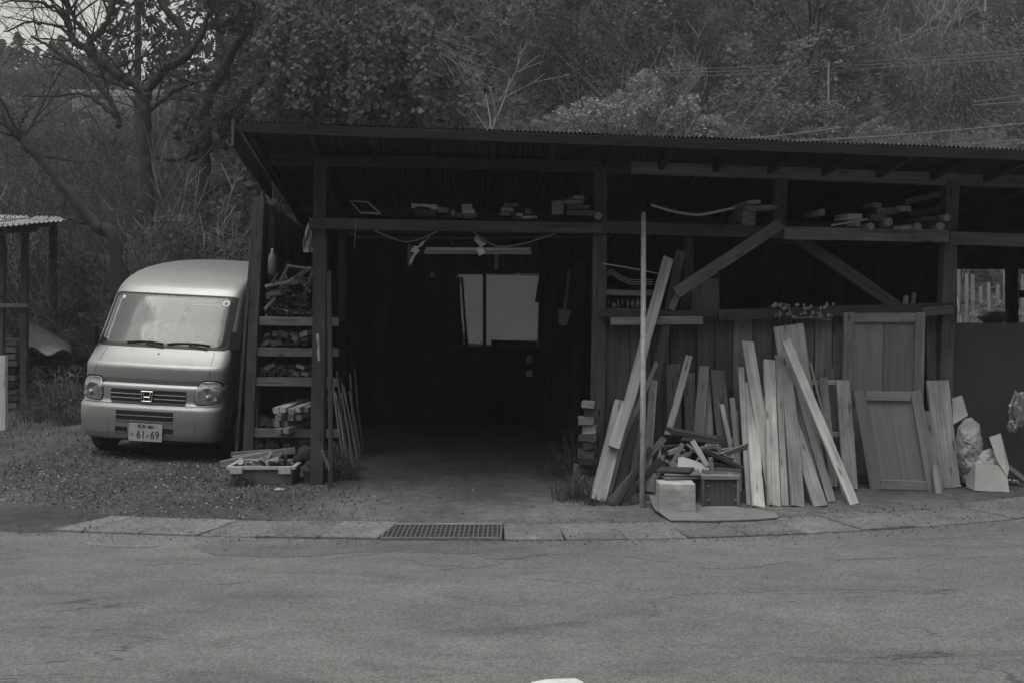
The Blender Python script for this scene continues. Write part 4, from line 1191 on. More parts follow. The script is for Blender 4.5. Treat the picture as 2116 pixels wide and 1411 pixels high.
# sacks and card at the far right
def slabq(name, pts, Ys, t, mt, label, cat):
    p = [PX(a, b, y) for (a, b), y in zip(pts, Ys)]
    n = len(p)
    return obj(name, ([tuple(q) for q in p] + [(q.x + .004, q.y + t, q.z) for q in p], [tuple(range(n)), tuple(range(2 * n - 1, n - 1, -1))] + [(i, n + i, n + (i + 1) % n, (i + 1) % n) for i in range(n)]), M_[mt], label=label, cat=cat)
slabq('cardboard_piece', [(1967, 823), (1988, 816), (2000, 858), (1970, 876)], (8.35, 8.35, 8.2, 8.2), .01, 'card', 'tilted cardboard piece above the bulging sack', 'cardboard')
def blob(c, r, name, mt, label, cat, seed, rough=.25, nu=18, nv=12, fold=0.0):
    v, f = [], []
    for j in range(nv + 1):
        th = math.pi * j / nv
        for i in range(nu):
            ph = 2 * math.pi * i / nu
            d = Vector((math.sin(th) * math.cos(ph), math.sin(th) * math.sin(ph), math.cos(th)))
            k = 1 + rough * mno.noise(d * 1.8 + Vector((seed, 0, 0))) + rough * .5 * mno.noise(d * 4.5 + Vector((0, seed, 0)))
            if fold: k += fold * (.5 - abs(mno.noise(d * 3.1 + Vector((seed, 4, 0))))) - fold * .8 * abs(mno.noise(d * 7.5 + Vector((0, seed, 9))))
            v.append((c[0] + d.x * r[0] * k, c[1] + d.y * r[1] * k, max(.03, c[2] + d.z * r[2] * k)))
    for j in range(nv):
        for i in range(nu):
            a, b = j * nu + i, j * nu + (i + 1) % nu
            f.append((a, b, b + nu, a + nu))
    return obj(name, (v, f), M_[mt], smooth=True, label=label, cat=cat)
def crumpled(name, poly, Y, bulge, fold, mt, label, cat, seed, zmin=.028):
    n = 72; m = 22
    cx = sum(p[0] for p in poly) / len(poly); cy = sum(p[1] for p in poly) / len(poly)
    per = []
    N_ = len(poly)
    for k in range(n):
        t = k / n * N_; i = int(t) % N_; f_ = t - int(t)
        per.append((poly[i][0] * (1 - f_) + poly[(i + 1) % N_][0] * f_, poly[i][1] * (1 - f_) + poly[(i + 1) % N_][1] * f_))
    v, f = [], []
    for side in (1, -1):
        for j in range(m + 1):
            r = j / m
            for k in range(n):
                px = cx + (per[k][0] - cx) * r; py = cy + (per[k][1] - cy) * r
                q = Vector((px * .035 + seed, py * .035, side * .5))
                h = bulge * (1 - r ** 3) * (1 if side > 0 else .5)
                w_ = (abs(mno.noise(q)) * -1.0 + abs(mno.noise(q * 2.3)) * -.7 + abs(mno.noise(q * 5.1)) * -.35 + mno.noise(q * .6) * .8 + .3) * fold * (1 - r ** 8)
                p = PX(px + mno.noise(q * 3) * 3 * r, py + mno.noise(q * 3 + Vector((9, 0, 0))) * 3 * r, Y - (h + w_) * side)
                v.append((p.x, p.y, max(zmin, p.z)))
    S_ = (m + 1) * n
    for sd in (0, 1):
        for j in range(m):
            for k in range(n):
                a_ = sd * S_ + j * n + k; b_ = sd * S_ + j * n + (k + 1) % n
                qd = (a_, b_, b_ + n, a_ + n)
                f.append(qd if sd else qd[::-1])
    for k in range(n):
        a_ = m * n + k; b_ = m * n + (k + 1) % n
        f.append((a_, b_, b_ + S_, a_ + S_))
    return obj(name, (v, f), M_[mt], smooth=True, label=label, cat=cat)
crumpled('torn_sack', [(1978, 885), (1992, 866), (2008, 862), (2022, 876), (2030, 902), (2032, 940), (2020, 985), (1996, 1002), (1982, 975), (1974, 930)], 8.2, .10, .045, 'sack', 'bulging torn sack slumped under the tilted cardboard', 'sack', 3)
crumpled('torn_sack', [(2000, 960), (2024, 935), (2046, 925), (2068, 945), (2074, 985), (2040, 1006), (2000, 1005), (1992, 985)], 8.16, .07, .04, 'sack', 'smaller crumpled sack slumped between the bulging sack and the folded card', 'sack', 8)
slabq('leaning_card', [(2044, 903), (2068, 895), (2086, 966), (2082, 985), (2060, 950)], (8.15, 8.15, 8.0, 8.0, 8.05), .012, 'card', 'folded pale card leaning on the sacks, tallest at the right', 'cardboard')
c0 = G(2016, 1013); c1 = G(2086, 1015)
slabq('carton_panel', [(2016, 958), (2078, 962), (2086, 1016), (2014, 1013)], (8.05, 8.05, 7.95, 7.95), .16, 'card', 'pale carton standing on the ground before the crumpled sacks', 'carton')
plank('stick', G(2135, 1005), PX(2084, 964, 8.2), .04, .03, M_['wpale'], label='pale stick slanting out of the picture by the far right carton', cat='stick')
for k, (px, py, rx, rz, lb) in enumerate([(2105, 845, .07, .12, 'upper crumpled foil bag at the dark sheet'), (2092, 880, .035, .05, 'lower crumpled foil bag at the dark sheet'), (2092, 1002, .05, .045, 'crumpled foil scrap on the ground by the carton')]):
    c = PX(px, py, 8.3); 
    o = blob(c, (rx, .03, rz), 'foil_bag', 'foil', lb, 'foil bag', 12 + k, .5, 26, 18, .5)
    o.data.polygons.foreach_set('use_smooth', [False] * len(o.data.polygons))
for i in range(9):
    px = 1950 + i * 7 + R.uniform(-3, 3); py = 998 + R.uniform(-8, 10)
    c = G(px, py); s = R.uniform(.012, .03)
    blob((c.x, c.y, c.z + s * .4), (s * 1.3, s, s * .8), 'rubble_stone', 'stone', 'small loose stone among rubble between the wide pale board and the sacks', 'stone', i, .3, 7, 5)['group'] = 'loose stones by the sacks'
# vine tips creeping over the rail
vv = []
for i in range(40):
    c = S(1590 + R.uniform(0, 135) , 634 + R.uniform(-6, 4) + (18 if R.random() < .5 else 0), -.14)
    a = R.uniform(0, 6.3); s = R.uniform(.012, .03)
    d = Vector((math.cos(a), R.uniform(-.4, .2), math.sin(a))); e = Vector((-d.z, R.uniform(-.4, .4), d.x))
    vv.append(([c - d * s, c + e * s * .6, c + d * s, c - e * s * .6], [(0, 1, 2, 3)]))
IV = empty('rail_creeper', S(1650, 640, -.14), label='thin dry creeper trailing along the top of the rail', cat='creeper')
obj('foliage', join(*vv), M_['leafpale'], IV, kind='stuff')
obj('stem', tube_vf(smooth_path([S(1592, 634, -.12), S(1625, 630, -.13), S(1640, 655, -.135), S(1680, 656, -.135), S(1720, 662, -.13)], 6), .004, 4), M_['paletwig'], IV)

# ------------------------------------------------------------------ the small van
def lerp_tab(tab, z):
    if z <= tab[0][0]: return tab[0][1]
    for (a, p), (b, q) in zip(tab, tab[1:]):
        if z <= b:
            t = (z - a) / (b - a); return p + (q - p) * t
    return tab[-1][1]
YT = [(.20, .06), (.225, .025), (.28, .008), (.40, 0), (.50, 0.0), (.528, .008), (.545, .03), (.556, .062), (.60, .066), (.70, .068), (.725, .074), (.742, .100), (.752, .118), (.76, .110), (.80, .108),
      (.88, .110), (.905, .116), (.922, .130), (.94, .156), (1.0, .225), (1.07, .30), (1.10, .33), (1.30, .45), (1.50, .565), (1.59, .618), (1.62, .638), (1.67, .685), (1.72, .755), (1.77, .85), (1.82, .97), (1.87, 1.13), (1.92, 1.36), (1.96, 1.60), (1.985, 1.84), (2.0, 2.05)]
WT = [(.20, .65), (.23, .675), (.30, .705), (.42, .722), (.53, .725), (.75, .725), (.92, .725), (1.07, .722), (1.30, .71), (1.59, .685), (1.66, .678), (1.72, .668), (1.77, .655), (1.82, .635), (1.87, .60), (1.92, .54), (1.96, .46), (1.985, .36), (2.0, .22)]
RT = [(.2, .27), (.55, .27), (.75, .23), (1.1, .18), (1.6, .17), (1.75, .2), (2.0, .3)]
def yS(x, z):
    w = lerp_tab(WT, z); r = lerp_tab(RT, z); q = min(1.0, abs(x) / w)
    n_ = 5.5
    return lerp_tab(YT, z) + r * (1 - (1 - q ** n_) ** (1 / n_)) + .035 * q * q
VAN_C = Vector(((293 - CX) / F * 9.42, 9.42, .01))
VROT = Matrix.Rotation(math.radians(-3.0), 4, 'Z') @ Matrix.Rotation(math.radians(2.9), 4, 'Y') @ Matrix.Diagonal((.955, 1, 1, 1))
VAN = empty('small_van', VAN_C, VROT, label='silver high-roofed kei van parked nose out beside the shed', cat='van')
zs = sorted(set([a for a, _ in YT] + [a for a, _ in WT] + [1.15, 1.2, 1.25, 1.35, 1.4, 1.45, 1.55, .65, .84]))
us = [math.sin(math.pi / 2 * (i / 16)) for i in range(-16, 17)]
us = [math.copysign(abs(u) ** .8, u) for u in us]
bv, bf = [], []
YR = 3.36
for z in zs:
    w = lerp_tab(WT, z)
    ring = [(w * u, yS(w * u, z)) for u in us]
    yr = YR - max(0, (z - 1.5)) * .35
    yfr = ring[-1][1]
    for t in (.2, .4, .6, .8, .95): ring.append((w, yfr + (yr - .06 - yfr) * t))
    ring += [(w, yr - .05), (w - .05, yr), (0, yr + .01), (-w + .05, yr), (-w, yr - .05)]
    for t in (.95, .8, .6, .4, .2): ring.append((-w, yfr + (yr - .06 - yfr) * t))
    bv += [(a, b, z) for a, b in ring]
m_ = len(us) + 15
for k in range(len(zs) - 1):
    for i in range(m_):
        a, b = k * m_ + i, k * m_ + (i + 1) % m_
        bf.append((a, b, b + m_, a + m_))
bf.append(tuple(range(m_ - 1, -1, -1))); bf.append(tuple(range((len(zs) - 1) * m_, len(zs) * m_)))
bf = [q for q in bf if len(q) > 4 or not (1.10 < sum(bv[i][2] for i in q) / 4 < 1.585 and abs(sum(bv[i][0] for i in q) / 4) < .645 and sum(bv[i][1] for i in q) / 4 < 1.0)]
lobj('body', (bv, bf), M_['paint'], VAN, smooth=True)

def patch(rows, off, depth=.012, nc=14):
    """rows: (z, xl, xr); a plate lying on the van's front, proud by off"""
    v, f = [], []
    nr = len(rows)
    for layer in (0, 1):
        for (z, xl, xr) in rows:
            for i in range(nc + 1):
                x = xl + (xr - xl) * i / nc
                v.append((x, yS(x, z) - off + layer * depth, z))
    w = nc + 1
    for layer in (0, 1):
        for r in range(nr - 1):
            for i in range(nc):
                a = layer * nr * w + r * w + i
                q = (a, a + 1, a + 1 + w, a + w)
                f.append(q if layer == 0 else q[::-1])
    B = nr * w
    for i in range(nc):
        f.append((i, i + B, i + 1 + B, i + 1)); a = (nr - 1) * w + i; f.append((a, a + 1, a + 1 + B, a + B))
    for r in range(nr - 1):
        a = r * w; f.append((a, a + w, a + w + B, a + B)); a = r * w + w - 1; f.append((a, a + B, a + w + B, a + w))
    return v, f
def rr(x0, x1, z0, z1, r, n=5, mid=4, lx=lambda z: 0, rx=lambda z: 0):
    out = []
    zz = [z0 + r * (1 - math.cos(math.pi / 2 * i / n)) for i in range(n + 1)] + [z0 + r + (z1 - z0 - 2 * r) * i / mid for i in range(1, mid)] + [z1 - r * (1 - math.cos(math.pi / 2 * i / n)) for i in range(n, -1, -1)]
    for z in zz:
        d = min(z - z0, z1 - z)
        ins = r - math.sqrt(max(0, r * r - (r - d) ** 2)) if d < r else 0
        out.append((z, x0 + ins + lx(z), x1 - ins + rx(z)))
    return out
# windscreen with black border
sl = lambda z: (z - 1.085) * .06
for rws in ([(z, -.685 + .06 * (z - 1.085), -.615 + .06 * (z - 1.085)) for z in (1.09, 1.2, 1.3, 1.4, 1.5, 1.59)], [(z, .615 - .06 * (z - 1.085), .685 - .06 * (z - 1.085)) for z in (1.09, 1.2, 1.3, 1.4, 1.5, 1.59)],
            [(1.076, -.64, .64), (1.09, -.68, .68), (1.125, -.685, .685)], [(1.565, -.66, .66), (1.588, -.655, .655), (1.602, -.61, .61)]):
    lobj('windscreen_seal', patch(rws, .004 if abs(rws[0][1] + rws[0][2]) > .1 else .0046, nc=24), M_['black'], VAN)
lobj('dashboard', join(box(-.66, .66, .50, .86, .92, 1.085), box(.18, .58, .58, .86, 1.085, 1.13)), M_['trim'], VAN)
lobj('cabin_back', box(-.66, .66, 1.62, 1.64, .3, 1.62), M_['trim'], VAN)
lobj('cabin_roof', box(-.62, .62, .80, 1.62, 1.60, 1.615), M_['lining'], VAN)
for sx in (-1, 1):
    lobj('door_lining', box(sx * .66 - .01, sx * .66 + .01, .62, 1.62, .5, 1.12), M_['trim'], VAN)
    st0 = lobj('seat', join(box(sx * .33 - .24, sx * .33 + .24, 1.0, 1.45, .55, .68), box(sx * .33 - .23, sx * .33 + .23, 1.38, 1.5, .66, 1.27)), M_['seat'], VAN)
    lobj('headrest', box(sx * .33 - .12, sx * .33 + .12, 1.40, 1.48, 1.30, 1.48), M_['seat'], st0)
lobj('steering_wheel', tube_vf([(-.33 + .19 * math.cos(a), .86 + .10 * math.sin(a), 1.10 + .15 * math.sin(a)) for a in [i * math.pi / 12 for i in range(25)]], .014, 6), M_['black'], VAN)
lobj('rear_view_mirror', box(-.11, .11, .72, .74, 1.44, 1.50), M_['black'], VAN)
ws = lobj('windscreen', patch(rr(-.650, .650, 1.103, 1.582, .06, 6, 10, lambda z: sl(z), lambda z: -sl(z)), .0075, .004, nc=24), M_['screen'], VAN, smooth=True)
lobj('sticker', patch(rr(-.565, -.535, 1.535, 1.565, .004), .0095, .003, 3), M_['white'], ws)
stk = lobj('round_sticker', patch(rr(.52, .59, 1.50, 1.56, .028), .0095, .003, 6), M_['white'], ws)
lobj('sticker_centre', patch(rr(.537, .573, 1.515, 1.545, .013), .012, .003, 5), M_['tub'], stk)
lobj('tint_band', patch([(1.505, .22, .51), (1.510, .22, .51)], .0092, .002, 4), M_['white'], ws)
# wipers
for x0, x1, z0 in ((-.36, .02, 1.115), (.06, .50, 1.118)):
    wp = lobj('wiper', tube_vf([(x0 + (x1 - x0) * t, yS(x0 + (x1 - x0) * t, z0 + .014 * math.sin(t * 3)) - .02, z0 + .014 * math.sin(t * 3)) for t in [i / 8 for i in range(9)]], .007, 5), M_['black'], VAN)
    xa = (x0 + x1) / 2
    lobj('wiper_arm', tube_vf([(xa, yS(xa, z0 + .012) - .03, z0 + .012), (xa + .2, yS(xa + .2, 1.085) - .02, 1.085)], .006, 5), M_['black'], wp)
# shut lines: thin dark gaps
lobj('bonnet_gap', patch([(.7435, -.70, .70), (.7495, -.70, .70)], .0015, .006, 30), M_['black'], VAN)
for sx in (-1, 1):
    lobj('bonnet_gap', patch([(.76 + i * .03, sx * (.600 - .004 * i) - .002, sx * (.600 - .004 * i) + .002) for i in range(11)], .0015, .006, 2), M_['black'], VAN)
lobj('washer_jet', lathe_vf([(.008, 0), (.008, .008), (.004, .012)], 8, Matrix.Translation((.01, yS(.01, 1.02) + .003, 1.02)) @ Matrix.Rotation(.9, 4, 'X')), M_['black'], VAN)
lobj('bumper_gap', patch([(.549, -.72, .72), (.554, -.72, .72)], .002, .006, 30), M_['black'], VAN)
# grille with bars and badge
gp = lobj('grille', patch(rr(-.385, .385, .572, .688, .018), .004, .012, 16), M_['black'], VAN)
for z in (.606, .646):
    for a, b in ((-.383, -.068), (.068, .383)):
        lobj('grille_bar', patch([(z - .005, a, b), (z + .005, a, b)], .014, .012, 8), M_['chrome'], gp)
lobj('grille_bar', patch([(.564, -.37, .37), (.571, -.38, .38)], .010, .012, 16), M_['chrome'], gp)
yb_ = yS(0, .63) - .026
bd = lobj('badge', join(*[tube_vf([(a[0], yb_, .63 + a[1]), (b[0], yb_, .63 + b[1])], .0052, 6) for a, b in zip(
    [(-.060, .045), (.060, .045), (.047, -.048), (-.047, -.048)], [(.060, .045), (.047, -.048), (-.047, -.048), (-.060, .045)])]), M_['chrome'], VAN)
lobj('badge_ground', ([(-.058, yb_ + .008, .672), (.058, yb_ + .008, .672), (.046, yb_ + .008, .585), (-.046, yb_ + .008, .585), (-.058, yb_ + .03, .672), (.058, yb_ + .03, .672), (.046, yb_ + .03, .585), (-.046, yb_ + .03, .585)],
    [(0, 1, 2, 3), (7, 6, 5, 4), (0, 4, 5, 1), (1, 5, 6, 2), (2, 6, 7, 3), (3, 7, 4, 0)]), M_['black'], bd)
lobj('badge_letter', join(tube_vf([(-.036, yb_ - .001, .668), (-.024, yb_ - .001, .588)], .006, 6), tube_vf([(.036, yb_ - .001, .668), (.024, yb_ - .001, .588)], .006, 6), tube_vf([(-.027, yb_ - .001, .622), (.027, yb_ - .001, .622)], .006, 6)), M_['chrome'], bd)
# lower intake, slots, blanking covers
lg = lobj('lower_intake', patch(rr(-.29, .29, .405, .492, .008), .003, .012, 12), M_['black'], VAN)
lobj('intake_bar', patch([(.446, -.288, .288), (.452, -.288, .288)], .010, .01, 12), M_['chrome'], lg)
lobj('intake_bar', patch([(.394, -.30, .30), (.402, -.30, .30)], .008, .01, 12), M_['chrome'], lg)
for sx in (-1, 1):
    a, b = sorted((sx * .17, sx * .295))
    s_ = lobj('side_slot', patch(rr(a, b, .290, .336, .006), .003, .012, 4), M_['black'], VAN)
    lobj('slot_edge', patch([(.280, a, b), (.288, a, b)], .006, .01, 4), M_['chrome'], s_)
    a, b = sorted((sx * .37, sx * .505))
    lobj('lamp_cover', patch(rr(a, b, .245, .43, .03), .004, .012, 6), M_['paint'], VAN)
# headlights
for sx in (-1, 1):
    rows = []
    for (z, o_in, o_out) in [(.572, .505, .56), (.578, .482, .64), (.60, .472, .690), (.64, .470, .708), (.69, .476, .712), (.73, .487, .708), (.76, .500, .698), (.778, .520, .68), (.786, .55, .65)]:
        a, b = sorted((sx * o_in, sx * o_out)); rows.append((z, a, b))
    hs = lobj('headlight_surround', patch([(.63 + (z - .63) * 1.09, (a + b) / 2 + (a - b) / 2 * 1.07, min(.722, max(-.722, (a + b) / 2 + (b - a) / 2 * 1.07))) for z, a, b in rows], .003, .01, 10), M_['black'], VAN)
    hl = lobj('headlight', patch(rows, .008, .010, 12), M_['lamp'], VAN, smooth=True)
    cx = sx * .585
    pyy = yS(cx, .67) - .010
    lobj('lamp_reflector', lathe_vf([(.066, 0), (.060, -.008), (.05, -.002), (.02, .002)], 18, Matrix.Translation((cx, pyy, .675)) @ Matrix.Rotation(math.pi / 2, 4, 'X') @ Matrix.Scale(-1, 4, (0, 0, 1))), M_['lamp'], hl, smooth=True)
    lobj('bulb', lathe_vf([(.017, 0), (.016, .012), (.006, .016)], 12, Matrix.Translation((cx + sx * .01, pyy - .004, .645)) @ Matrix.Rotation(math.pi / 2, 4, 'X')), M_['reflector'], hl)
    cx2 = sx * .665
    lobj('indicator_lens', lathe_vf([(.022, 0), (.018, .01)], 12, Matrix.Translation((cx2, yS(cx2, .62) - .010, .625)) @ Matrix.Rotation(math.pi / 2, 4, 'X')), M_['reflector'], hl)
# number plate
pl = lobj('number_plate', box(-.138, .198, -.022, -.014, .213, .378), M_['plate'], VAN)
def text_mesh(body, size, x, z, sx=1.0):
    cu = bpy.data.curves.new('figures', 'FONT'); cu.body = body; cu.size = size; cu.extrude = .0012; cu.align_x = 'CENTER'; cu.align_y = 'CENTER'; cu.resolution_u = 3
    to = bpy.data.objects.new('figures', cu); COL.objects.link(to)
    bpy.context.view_layer.update()
    me = bpy.data.meshes.new_from_object(to.evaluated_get(bpy.context.evaluated_depsgraph_get()))
    bpy.data.objects.remove(to); bpy.data.curves.remove(cu)
    me.materials.clear(); me.materials.append(M_['ink'])
    M = Matrix.Translation((x, -.0235, z)) @ Matrix.Rotation(math.pi / 2, 4, 'X') @ Matrix.Scale(sx, 4, (1, 0, 0))
    o = bpy.data.objects.new('figures', me)
    link(o, WM[pl.name] @ M, pl)
text_mesh('61', .105, -.014, .272, .9); text_mesh('-', .10, .053, .272, .9); text_mesh('69', .105, .126, .272, .9)
text_mesh('\u3064', .045, -.107, .272); text_mesh('\u677e\u672c 480', .043, .03, .350)
for sx in (-.07, .13):
    lobj('plate_bolt', lathe_vf([(.006, 0), (.004, .003)], 8, Matrix.Translation((sx, -.022, .352)) @ Matrix.Rotation(math.pi / 2, 4, 'X')), M_['steel'], pl)
lobj('lower_lip', patch([(.205, -.60, .60), (.214, -.60, .60)], .006, .02, 20), M_['black'], VAN)
# mirror on the left of the picture, and one on the other side
for sx in (-1, 1):
    mx = sx * .765
    mb = lobj('door_mirror', join(*[box(mx - .065 * s1, mx + .065 * s1, .36 + a, .36 + b, 1.17 - .09 * s1, 1.17 + .09 * s1) for s1, a, b in ((1, 0, .05), (.86, -.025, 0), (.8, .05, .07))]), M_['black'], VAN)
    lobj('mirror_arm', tube_vf([(mx - sx * .06, .40, 1.20), (sx * .70, .45, 1.22)], .014, 6), M_['black'], mb)
# side glass, door gaps, mouldings
def side_patch(sx, ys, z0, z1, off, nz_=6):
    v, f = [], []
    rows = [z0 + (z1 - z0) * i / nz_ for i in range(nz_ + 1)]
    for layer in (0, 1):
        for z in rows:
            for (a, sh) in ys:
                v.append((sx * (lerp_tab(WT, z) + off - layer * .012), a + sh * (z - z0), z))
    w = len(ys); n_ = len(rows)
    for layer in (0, 1):
        for r in range(n_ - 1):
            for i in range(w - 1):
                a = layer * n_ * w + r * w + i; q = (a, a + 1, a + 1 + w, a + w)
                f.append(q if (layer == 0) == (sx > 0) else q[::-1])
    B = n_ * w
    for r in range(n_ - 1):
        for a in (r * w, r * w + w - 1): f.append((a, a + w, a + w + B, a + B))
    for i in range(w - 1):
        for a in (i, (n_ - 1) * w + i): f.append((a, a + 1, a + 1 + B, a + B))
    return v, f
for sx in (-1, 1):
    lobj('side_window', side_patch(sx, [(.66, .55), (1.42, 0)], 1.10, 1.54, .003), M_['glassdark'], VAN)
    lobj('side_window', side_patch(sx, [(1.50, 0), (2.32, 0)], 1.10, 1.54, .003), M_['glassdark'], VAN)
    lobj('side_window', side_patch(sx, [(2.40, 0), (3.1, -.05)], 1.10, 1.54, .003), M_['glassdark'], VAN)
    for y in (1.46, 2.36): lobj('door_gap', side_patch(sx, [(y - .003, 0), (y + .003, 0)], .3, 1.6, .0015), M_['black'], VAN)
    lobj('roof_gutter', side_patch(sx, [(.80, 0), (3.2, 0)], 1.60, 1.615, .006, 1), M_['black'], VAN)
    for y in (.64, 2.55):
        ar = [(sx * .738, y + .31 * math.cos(a), .235 + .31 * math.sin(a)) for a in [math.pi * i / 12 for i in range(13)]]
        ar2 = [(sx * .70, p[1], p[2]) for p in ar]
        lobj('wheel_arch', (ar + ar2, [tuple(range(13)), tuple(range(25, 12, -1))] + [(i, 13 + i, 14 + i, i + 1) for i in range(12)]), M_['black'], VAN)
        Mw = Matrix.Translation((sx * .668, y, .265)) @ Matrix.Rotation(math.pi / 2, 4, 'Y')
        wh = lobj('wheel', lathe_vf([(.15, -.074), (.24, -.074), (.262, -.055), (.266, -.03), (.266, .03), (.262, .055), (.24, .074), (.15, .074)], 28), M_['rubber'], VAN, Mw, smooth=True)
        lobj('rim', lathe_vf([(.165, -.076), (.15, -.079), (.08, -.070), (.05, -.077), (.0001, -.077)] if sx < 0 else [(.0001, .077), (.05, .077), (.08, .070), (.15, .079), (.165, .076)], 20), M_['steel'], wh)

# ------------------------------------------------------------------ the little woodshed at the far left
LS = empty('woodshed', (-7.2, 13.8, .02), label='small open woodshed with a pale metal roof at the left edge', cat='woodshed')
def LP_(px, py, Y=13.8): return PX(px, py, Y)
plank('post', (LP_(51, 0).x, 13.8, .0), LP_(52, 478), .085, .085, M_['wdark'], LS)
plank('post', (LP_(4, 0).x, 13.75, .0), LP_(4, 478, 13.75), .10, .085, M_['wdark'], LS)
plank('post', (-8.3, 13.8, 0), (-8.3, 13.8, 2.5), .09, .085, M_['wdark'], LS)
plank('post', (-7.0, 15.2, 0), (-7.0, 15.2, 2.8), .09, .085, M_['wdark'], LS)
plank('rail', LP_(-110, 632, 13.7), LP_(58, 632, 13.7), .055, .04, M_['wmid'], LS)
plank('roof_beam', LP_(-120, 486, 13.65), LP_(75, 474, 13.65), .07, .06, M_['wdark'], LS)
plank('roof_beam', LP_(-120, 476, 13.5), LP_(112, 463, 13.5), .06, .05, M_['wdark'], LS)
for i, (pxl, pxr, lft) in enumerate([(-130, -20, 0), (-40, 62, .012), (42, 130, .024)]):
    v, f = [], []
    nn = 36
    for j, (Y, dy) in enumerate(((13.1, 16), (15.6, 0))):
        for i2 in range(nn + 1):
            px = pxl + (pxr - pxl) * i2 / nn
            base = 470 - .075 * px if j == 0 else 447 + .05 * px
            p = PX(px, base, Y)
            x_ = (px - CX) * (13.1 if j == 0 else 15.2) / F
            v.append((x_, Y, p.z + .012 * math.cos(i2 * math.pi / 2) + lft))
    w = nn + 1
    f = [(a, a + 1, a + 1 + w, a + w) for a in range(nn)]
    o = obj('roof_sheet', (v, f), M_['roofpale'], LS)
    so = o.modifiers.new('thickness', 'SOLIDIFY'); so.thickness = .004
plank('corner_post', G(7, 890), PX(6, 735, 11.8), .085, .07, M_['wpale'], label='short pale square post at the left edge before the woodshed', cat='post')
for r in range(10):
    py = 838 - r * 14.5
    for k in range(3):
        x0 = LP_(-90 + k * 45, 0, 13.9).x
        bar('firewood', -75 + k * 44 + R.uniform(-4, 4), py, R.uniform(38, 43), R.uniform(9, 12), 13.88 + R.uniform(0, .06), .5, R.uniform(-.05, .05), 0, 0, R.choice(['wmid', 'wgrey', 'wmid', 'wdark']),
            label='split board in the stack between the woodshed posts', cat='firewood', group='boards stacked in the woodshed')
# tarpaulin over a pile
v, f = [], []
for j in range(7):
    for i in range(13):
        s, t = i / 12, j / 6
        px = 48 + 98 * s
        py = 668 + 45 * s ** 1.5 + t * (62 - 40 * s) - 9 * math.sin(s * 9) * t * t
        p = PX(px, py, 14.6 - .8 * t + .15 * math.sin(s * 8) * t)
        v.append((p.x, p.y, p.z))
for j in range(6):
    for i in range(12): a = j * 13 + i; f.append((a, a + 1, a + 14, a + 13))
o = obj('tarpaulin', (v, f), M_['tarp'], smooth=True, label='grey tarpaulin with a rolled edge over the pile left of the van', cat='tarpaulin')
so = o.modifiers.new('thickness', 'SOLIDIFY'); so.thickness = .01
for i in range(9):
    log('pile_log', 62 + (i % 5) * 16, 748 - (i // 5) * 16, 7.5, 14.3, .8, 'wdark', R.uniform(-.1, .1), label='dark log in the pile under the grey tarpaulin', cat='log', group='logs under the tarpaulin')

# ------------------------------------------------------------------ ground clutter
pts = []
while len(pts) < 9000:
    x, y = R.uniform(-8, 6), R.uniform(6.9, 16) 
    if R.random() < .45: x, y = R.uniform(-4.5, -.8), R.uniform(6.9, 11)
    d = y - yc(x) - .46
    if d < 0 or (-1.6 < x < 5.6 and y > 8.3) or (-2.4 < x < 6 and y > 9.6): continue
    if -1.5 < x < 4 and R.random() < .55: continue
    if d < .3 and R.random() < .5: continue
    pts.append((x, y, gz(x, y) + .008))
obj('leaf_litter', np_mesh('leaf_litter', leaf_obj_vf(np.array(pts), .012, .5), 4, M_['dryleaf']), None, kind='stuff', label='fallen leaves and chips scattered on the yard')
pts = []
while len(pts) < 5200:
    x = R.uniform(-4, 4.6); e = R.choice([R.gauss(-.05, .05), R.gauss(-.03, .12), R.uniform(0, .45), R.gauss(.44, .05), R.gauss(.46, .12)])
    if -.86 < x < -.05 and 0 < e < .45: continue
    y = yc(x) + e
    z = .009 if e < 0 else .023 if e < .45 else gz(x, y) + .004
    pts.append((x, y, z + .003))
obj('grit', np_mesh('grit', leaf_obj_vf(np.array(pts), .0065, .5), 4, M_['dryleaf']), None, kind='stuff', label='grit and leaf crumbs gathered along the gutter slabs')
P = []
cnt = 0
while cnt < 9000:
    x, y = R.uniform(-8, -1.2), R.uniform(6.95, 17)
    if R.random() < .12: x, y = R.uniform(.55, .9) , R.uniform(7.4, 8.3)
    d = y - yc(x) - .5
    if d < 0.02: continue
    if mno.noise(Vector((x * 1.3, y * 1.3, 2))) < -.05: continue
    if -4.3 < x < -2.6 and 9.5 < y < 13.2: continue
    z = gz(x, y) - .005; h = R.uniform(.02, .06) * (1 + max(0, y - 11) * .35); a = R.uniform(0, 6.3); w = .004 + h * .03
    lx, ly = R.uniform(-.6, .6) * h, R.uniform(-.6, .6) * h
    P += [(x - math.cos(a) * w, y - math.sin(a) * w, z), (x + math.cos(a) * w, y + math.sin(a) * w, z), (x + lx, y + ly, z + h)]
    cnt += 1
obj('grass', np_mesh('grass', np.array(P), 3, M_['grass']), None, kind='stuff', label='short rough grass in the yard around the van')
c = G(578, 1017)
blob((c.x, c.y, .045), (.045, .035, .012), 'flat_stone', 'stone', 'flat pale stone on the ground before the tub', 'stone', 2, .15, 12, 8)
for px, py, lb in ((92, 982, 'large pale fallen leaf on the dark yard before the van'),):
    c = G(px, py, .04)
    v = [(c.x + .055 * math.cos(a) * (1 + .2 * math.sin(3 * a)), c.y + .04 * math.sin(a), c.z + .012 * math.cos(2 * a)) for a in [i * math.pi / 5 for i in range(10)]]
    obj('fallen_leaf', (v, [tuple(range(10))]), M_['wwhite'], label=lb, cat='leaf')

